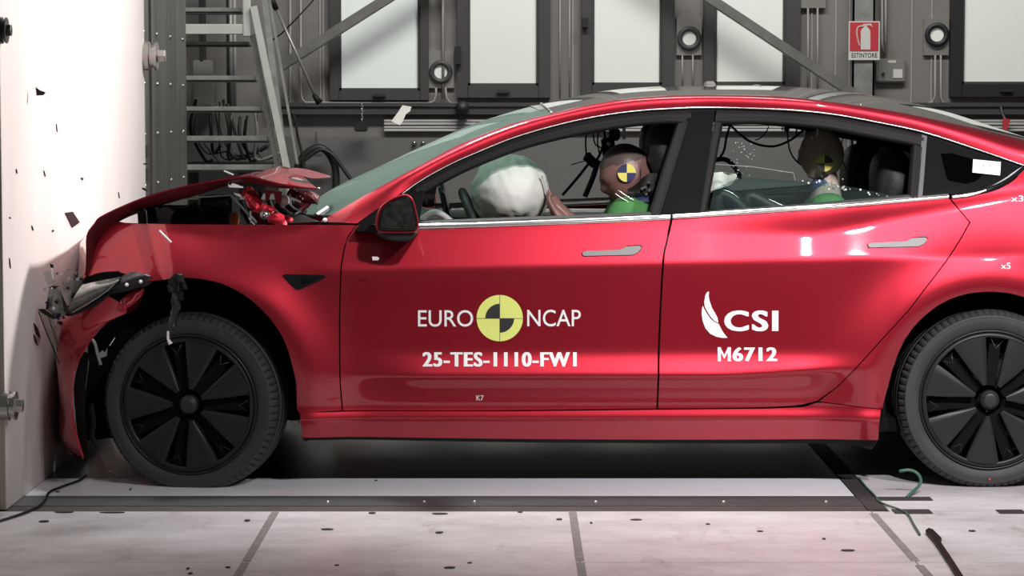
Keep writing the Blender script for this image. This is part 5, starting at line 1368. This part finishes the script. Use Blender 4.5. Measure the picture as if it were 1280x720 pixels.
def dummy(yc, X, Zs, head_c, hs, skin, capm, tilt, lab, k=1.0, hands=None):
    """X offset of the pelvis, Zs its height, k overall body scale"""
    t = thing('crash_test_dummy', (X, yc, Zs), lab, 'dummy', None)
    def q(x, y, z): return (X + x * k, yc + y * k, Zs + z * k)
    sx, sz = head_c.x, head_c.z
    J = [(q(0, 0, .0), .13 * k, .11 * k), (q(-.02, 0, .16), .115 * k), (q(-.03, 0, .34), .135 * k, .11 * k), (q(-.02, 0, .50), .10 * k, .09 * k), ((sx + .035 * k, yc, sz - hs * 1.0), .050 * k), ((sx + .02 * k, yc, sz - hs * .4), .045 * k)]
    E = [(0, 1), (1, 2), (2, 3), (3, 4), (4, 5)]
    for s_ in (-1, 1):
        b = len(J); hand = hands[0 if s_ < 0 else 1]
        J += [(q(-.02, s_ * .16, .47), .062 * k), (q(-.13, s_ * .23, .28), .046 * k), (hand, .033 * k)]
        E += [(3, b), (b, b + 1), (b + 1, b + 2)]
        hv = (Vector(hand) - Vector(J[b + 1][0])).normalized(); up_ = hv.cross(Vector((0, 1, 0))).normalized(); side = Vector((0, 1, 0))
        pb = len(J); pal = Vector(hand) + hv * .06 * k
        J.append((tuple(pal), .036 * k, .022 * k)); E.append((b + 2, pb))
        for fi, (o_, L_) in enumerate(((-.030, .062), (-.010, .074), (.010, .070), (.030, .054))):
            f0 = len(J); base = pal + side * o_ * k + hv * .03 * k
            J += [(tuple(base), .0095 * k), (tuple(base + hv * L_ * .5 * k + up_ * -.006 * k), .0085 * k), (tuple(base + hv * L_ * .8 * k + up_ * -.03 * k), .0075 * k)]
            E += [(pb, f0), (f0, f0 + 1), (f0 + 1, f0 + 2)]
        f0 = len(J); J += [(tuple(pal - side * s_ * .045 * k), .011 * k), (tuple(pal - side * s_ * .062 * k + hv * .035 * k), .009 * k)]; E += [(pb, f0), (f0, f0 + 1)]
        b = len(J)
        J += [(q(-.10, s_ * .095, .01), .088 * k), (q(-.42, s_ * .12, .10), .060 * k), (q(-.62, s_ * .12, -.20), .042 * k), (q(-.66, s_ * .12, -.25), .04 * k), (q(-.80, s_ * .12, -.21), .034 * k)]
        E += [(0, b), (b, b + 1), (b + 1, b + 2), (b + 2, b + 3), (b + 3, b + 4)]
    skinned('body', J, E, skin, t)
    T = [(q(0, 0, .06), .140 * k, .125 * k), (q(-.02, 0, .18), .13 * k), (q(-.03, 0, .34), .15 * k, .125 * k), (q(-.02, 0, .485), .140 * k, .125 * k), (q(-.02, -.16, .475), .076 * k), (q(-.08, -.21, .36), .062 * k), (q(-.02, .16, .475), .076 * k), (q(-.08, .21, .36), .062 * k), ((sx + .03 * k, yc, Zs + .57 * k), .098 * k)]
    skinned('shirt', T, [(0, 1), (1, 2), (2, 3), (3, 4), (4, 5), (3, 6), (6, 7), (3, 8)], 'shirt', t)
    v, f = head_mesh(head_c, hs, tilt)
    h = link('head', v, f, M[skin], t, True)
    # skull cap: shell over the crown
    cv = [head_c + (p - head_c) * 1.025 for p in v]
    keep = []
    for q_ in f:
        d = (sum((v[i] for i in q_), Vector()) / 4 - head_c) / hs
        x = d.x * math.cos(-tilt) - d.z * math.sin(-tilt); z = d.x * math.sin(-tilt) + d.z * math.cos(-tilt)
        if z > .42 - .10 * x: keep.append(q_)
    if capm: link('skull_cap', cv, keep, M[capm], t, True)
    return t, h
HC = P(784, 219, .47)
hy = .47
dr, dh = dummy(.47, .46, .475, HC, .118, 'skin', 'cap', R(20), 'driver crash dummy with brown face and blue and yellow marker, green shirt', 1.0,
    [(.20, .30, .93), (.14, .66, .90)])
def head_marker(head, c, r, quads, ms, Yoff):
    # flat round sticker laid on the side of the head
    for (a0, a1, m) in quads:
        pts = [(c.x, c.z)] + [(c.x + r * math.cos(R(a0 + (a1 - a0) * k / 10)), c.z + r * math.sin(R(a0 + (a1 - a0) * k / 10))) for k in range(11)]
        link('marker_quadrant', [Vector((x, Yoff, z)) for x, z in pts], [tuple(range(12))], M[m], head)
mc = P(783.5, 216, .385)
head_marker(dh, mc, .034, ((0, 90, 'markyel'), (90, 180, 'navy'), (180, 270, 'markyel'), (270, 360, 'navy')), 0, .381)
MB().bar(P(802.5, 198, .386), P(801, 222, .386), .004, .003).go('head_seam', 'cap', dh)
# dark neck shield behind the jaw and forearm raised beside the airbag
sheet3([pt(((785, 236), (800, 224), (812, 217), (822, 216)), .36), pt(((784, 240), (798, 240), (812, 240), (824, 240)), .33), pt(((790, 258), (800, 257), (812, 256), (822, 254)), .36)], 'neck_shield', M['wire'], 20, (0, .01, 0), .008, parent=dr, seed=4, rough_s=20)
crumple_tube(pt(((786, 256), (798, 251), (810, 250)), .33), .014, 'neck_bracket', 'navy', 2, parent=dr)
for a, b in ((807, 234), (812, 238), (808, 243), (803, 236), (812, 228)): MB().lathe([(0, -.008), (.006, -.006), (.007, .004)], P(a, b, .32), 10).go('neck_bolt', 'bolt', dr, True)
fa = MB().tube(pt(((720, 292), (710, 276), (697, 262), (688, 248)), .34), [.040, .036, .030, .024], 12, 0).go('raised_forearm', 'skin', dr, True)
MB().tube(pt(((688, 250), (684, 240), (681, 228), (678, 219)), .33), [.008, .006, .005, .008], 8).go('arm_tendon', 'cabinlight', fa, True)
HC2 = P(1027, 193, .50)
rd, rh = dummy(.50, 1.20, .60, HC2, .098, 'skin2', None, R(4), 'rear crash dummy with pale brown head, yellow and black marker, behind the broken rear window', .80,
    [(.98, .36, .72), (.98, .64, .72)])
mc = P(1030.5, 204, .425)
head_marker(rh, mc, .031, ((5, 90, 'ink'), (90, 175, 'markyel'), (195, 262, 'ink'), (272, 350, 'markyel')), 0, .419)
skinned('neck_cloth', [((P(1030, 218, .5)), .058), ((P(1030, 246, .5)), .068)], [(0, 1)], 'blue', rd)
MB().lathe([(0, -.005), (.006, -.004), (.007, .002)], P(1030, 216.5, .43), 10).go('head_hole', 'wire', rd, True)
# rear dummy's raised shins in grey vinyl just behind the front seat
for (q, r, Y) in ((((902, 276), (896, 258), (900, 244), (916, 250), (936, 268)), .030, .34), (((930, 272), (936, 246), (960, 256), (986, 268)), .028, .55)):
    ob = MB().tube(pt(q, Y), r, 12, 26).go('knee_padding', 'seat', rd, True)
    MB().tube([P(a, b - r * 330 * .8, Y - .02) for a, b in q[2:]], .0035, 6, 12).go('padding_edge', 'silver', ob, True)
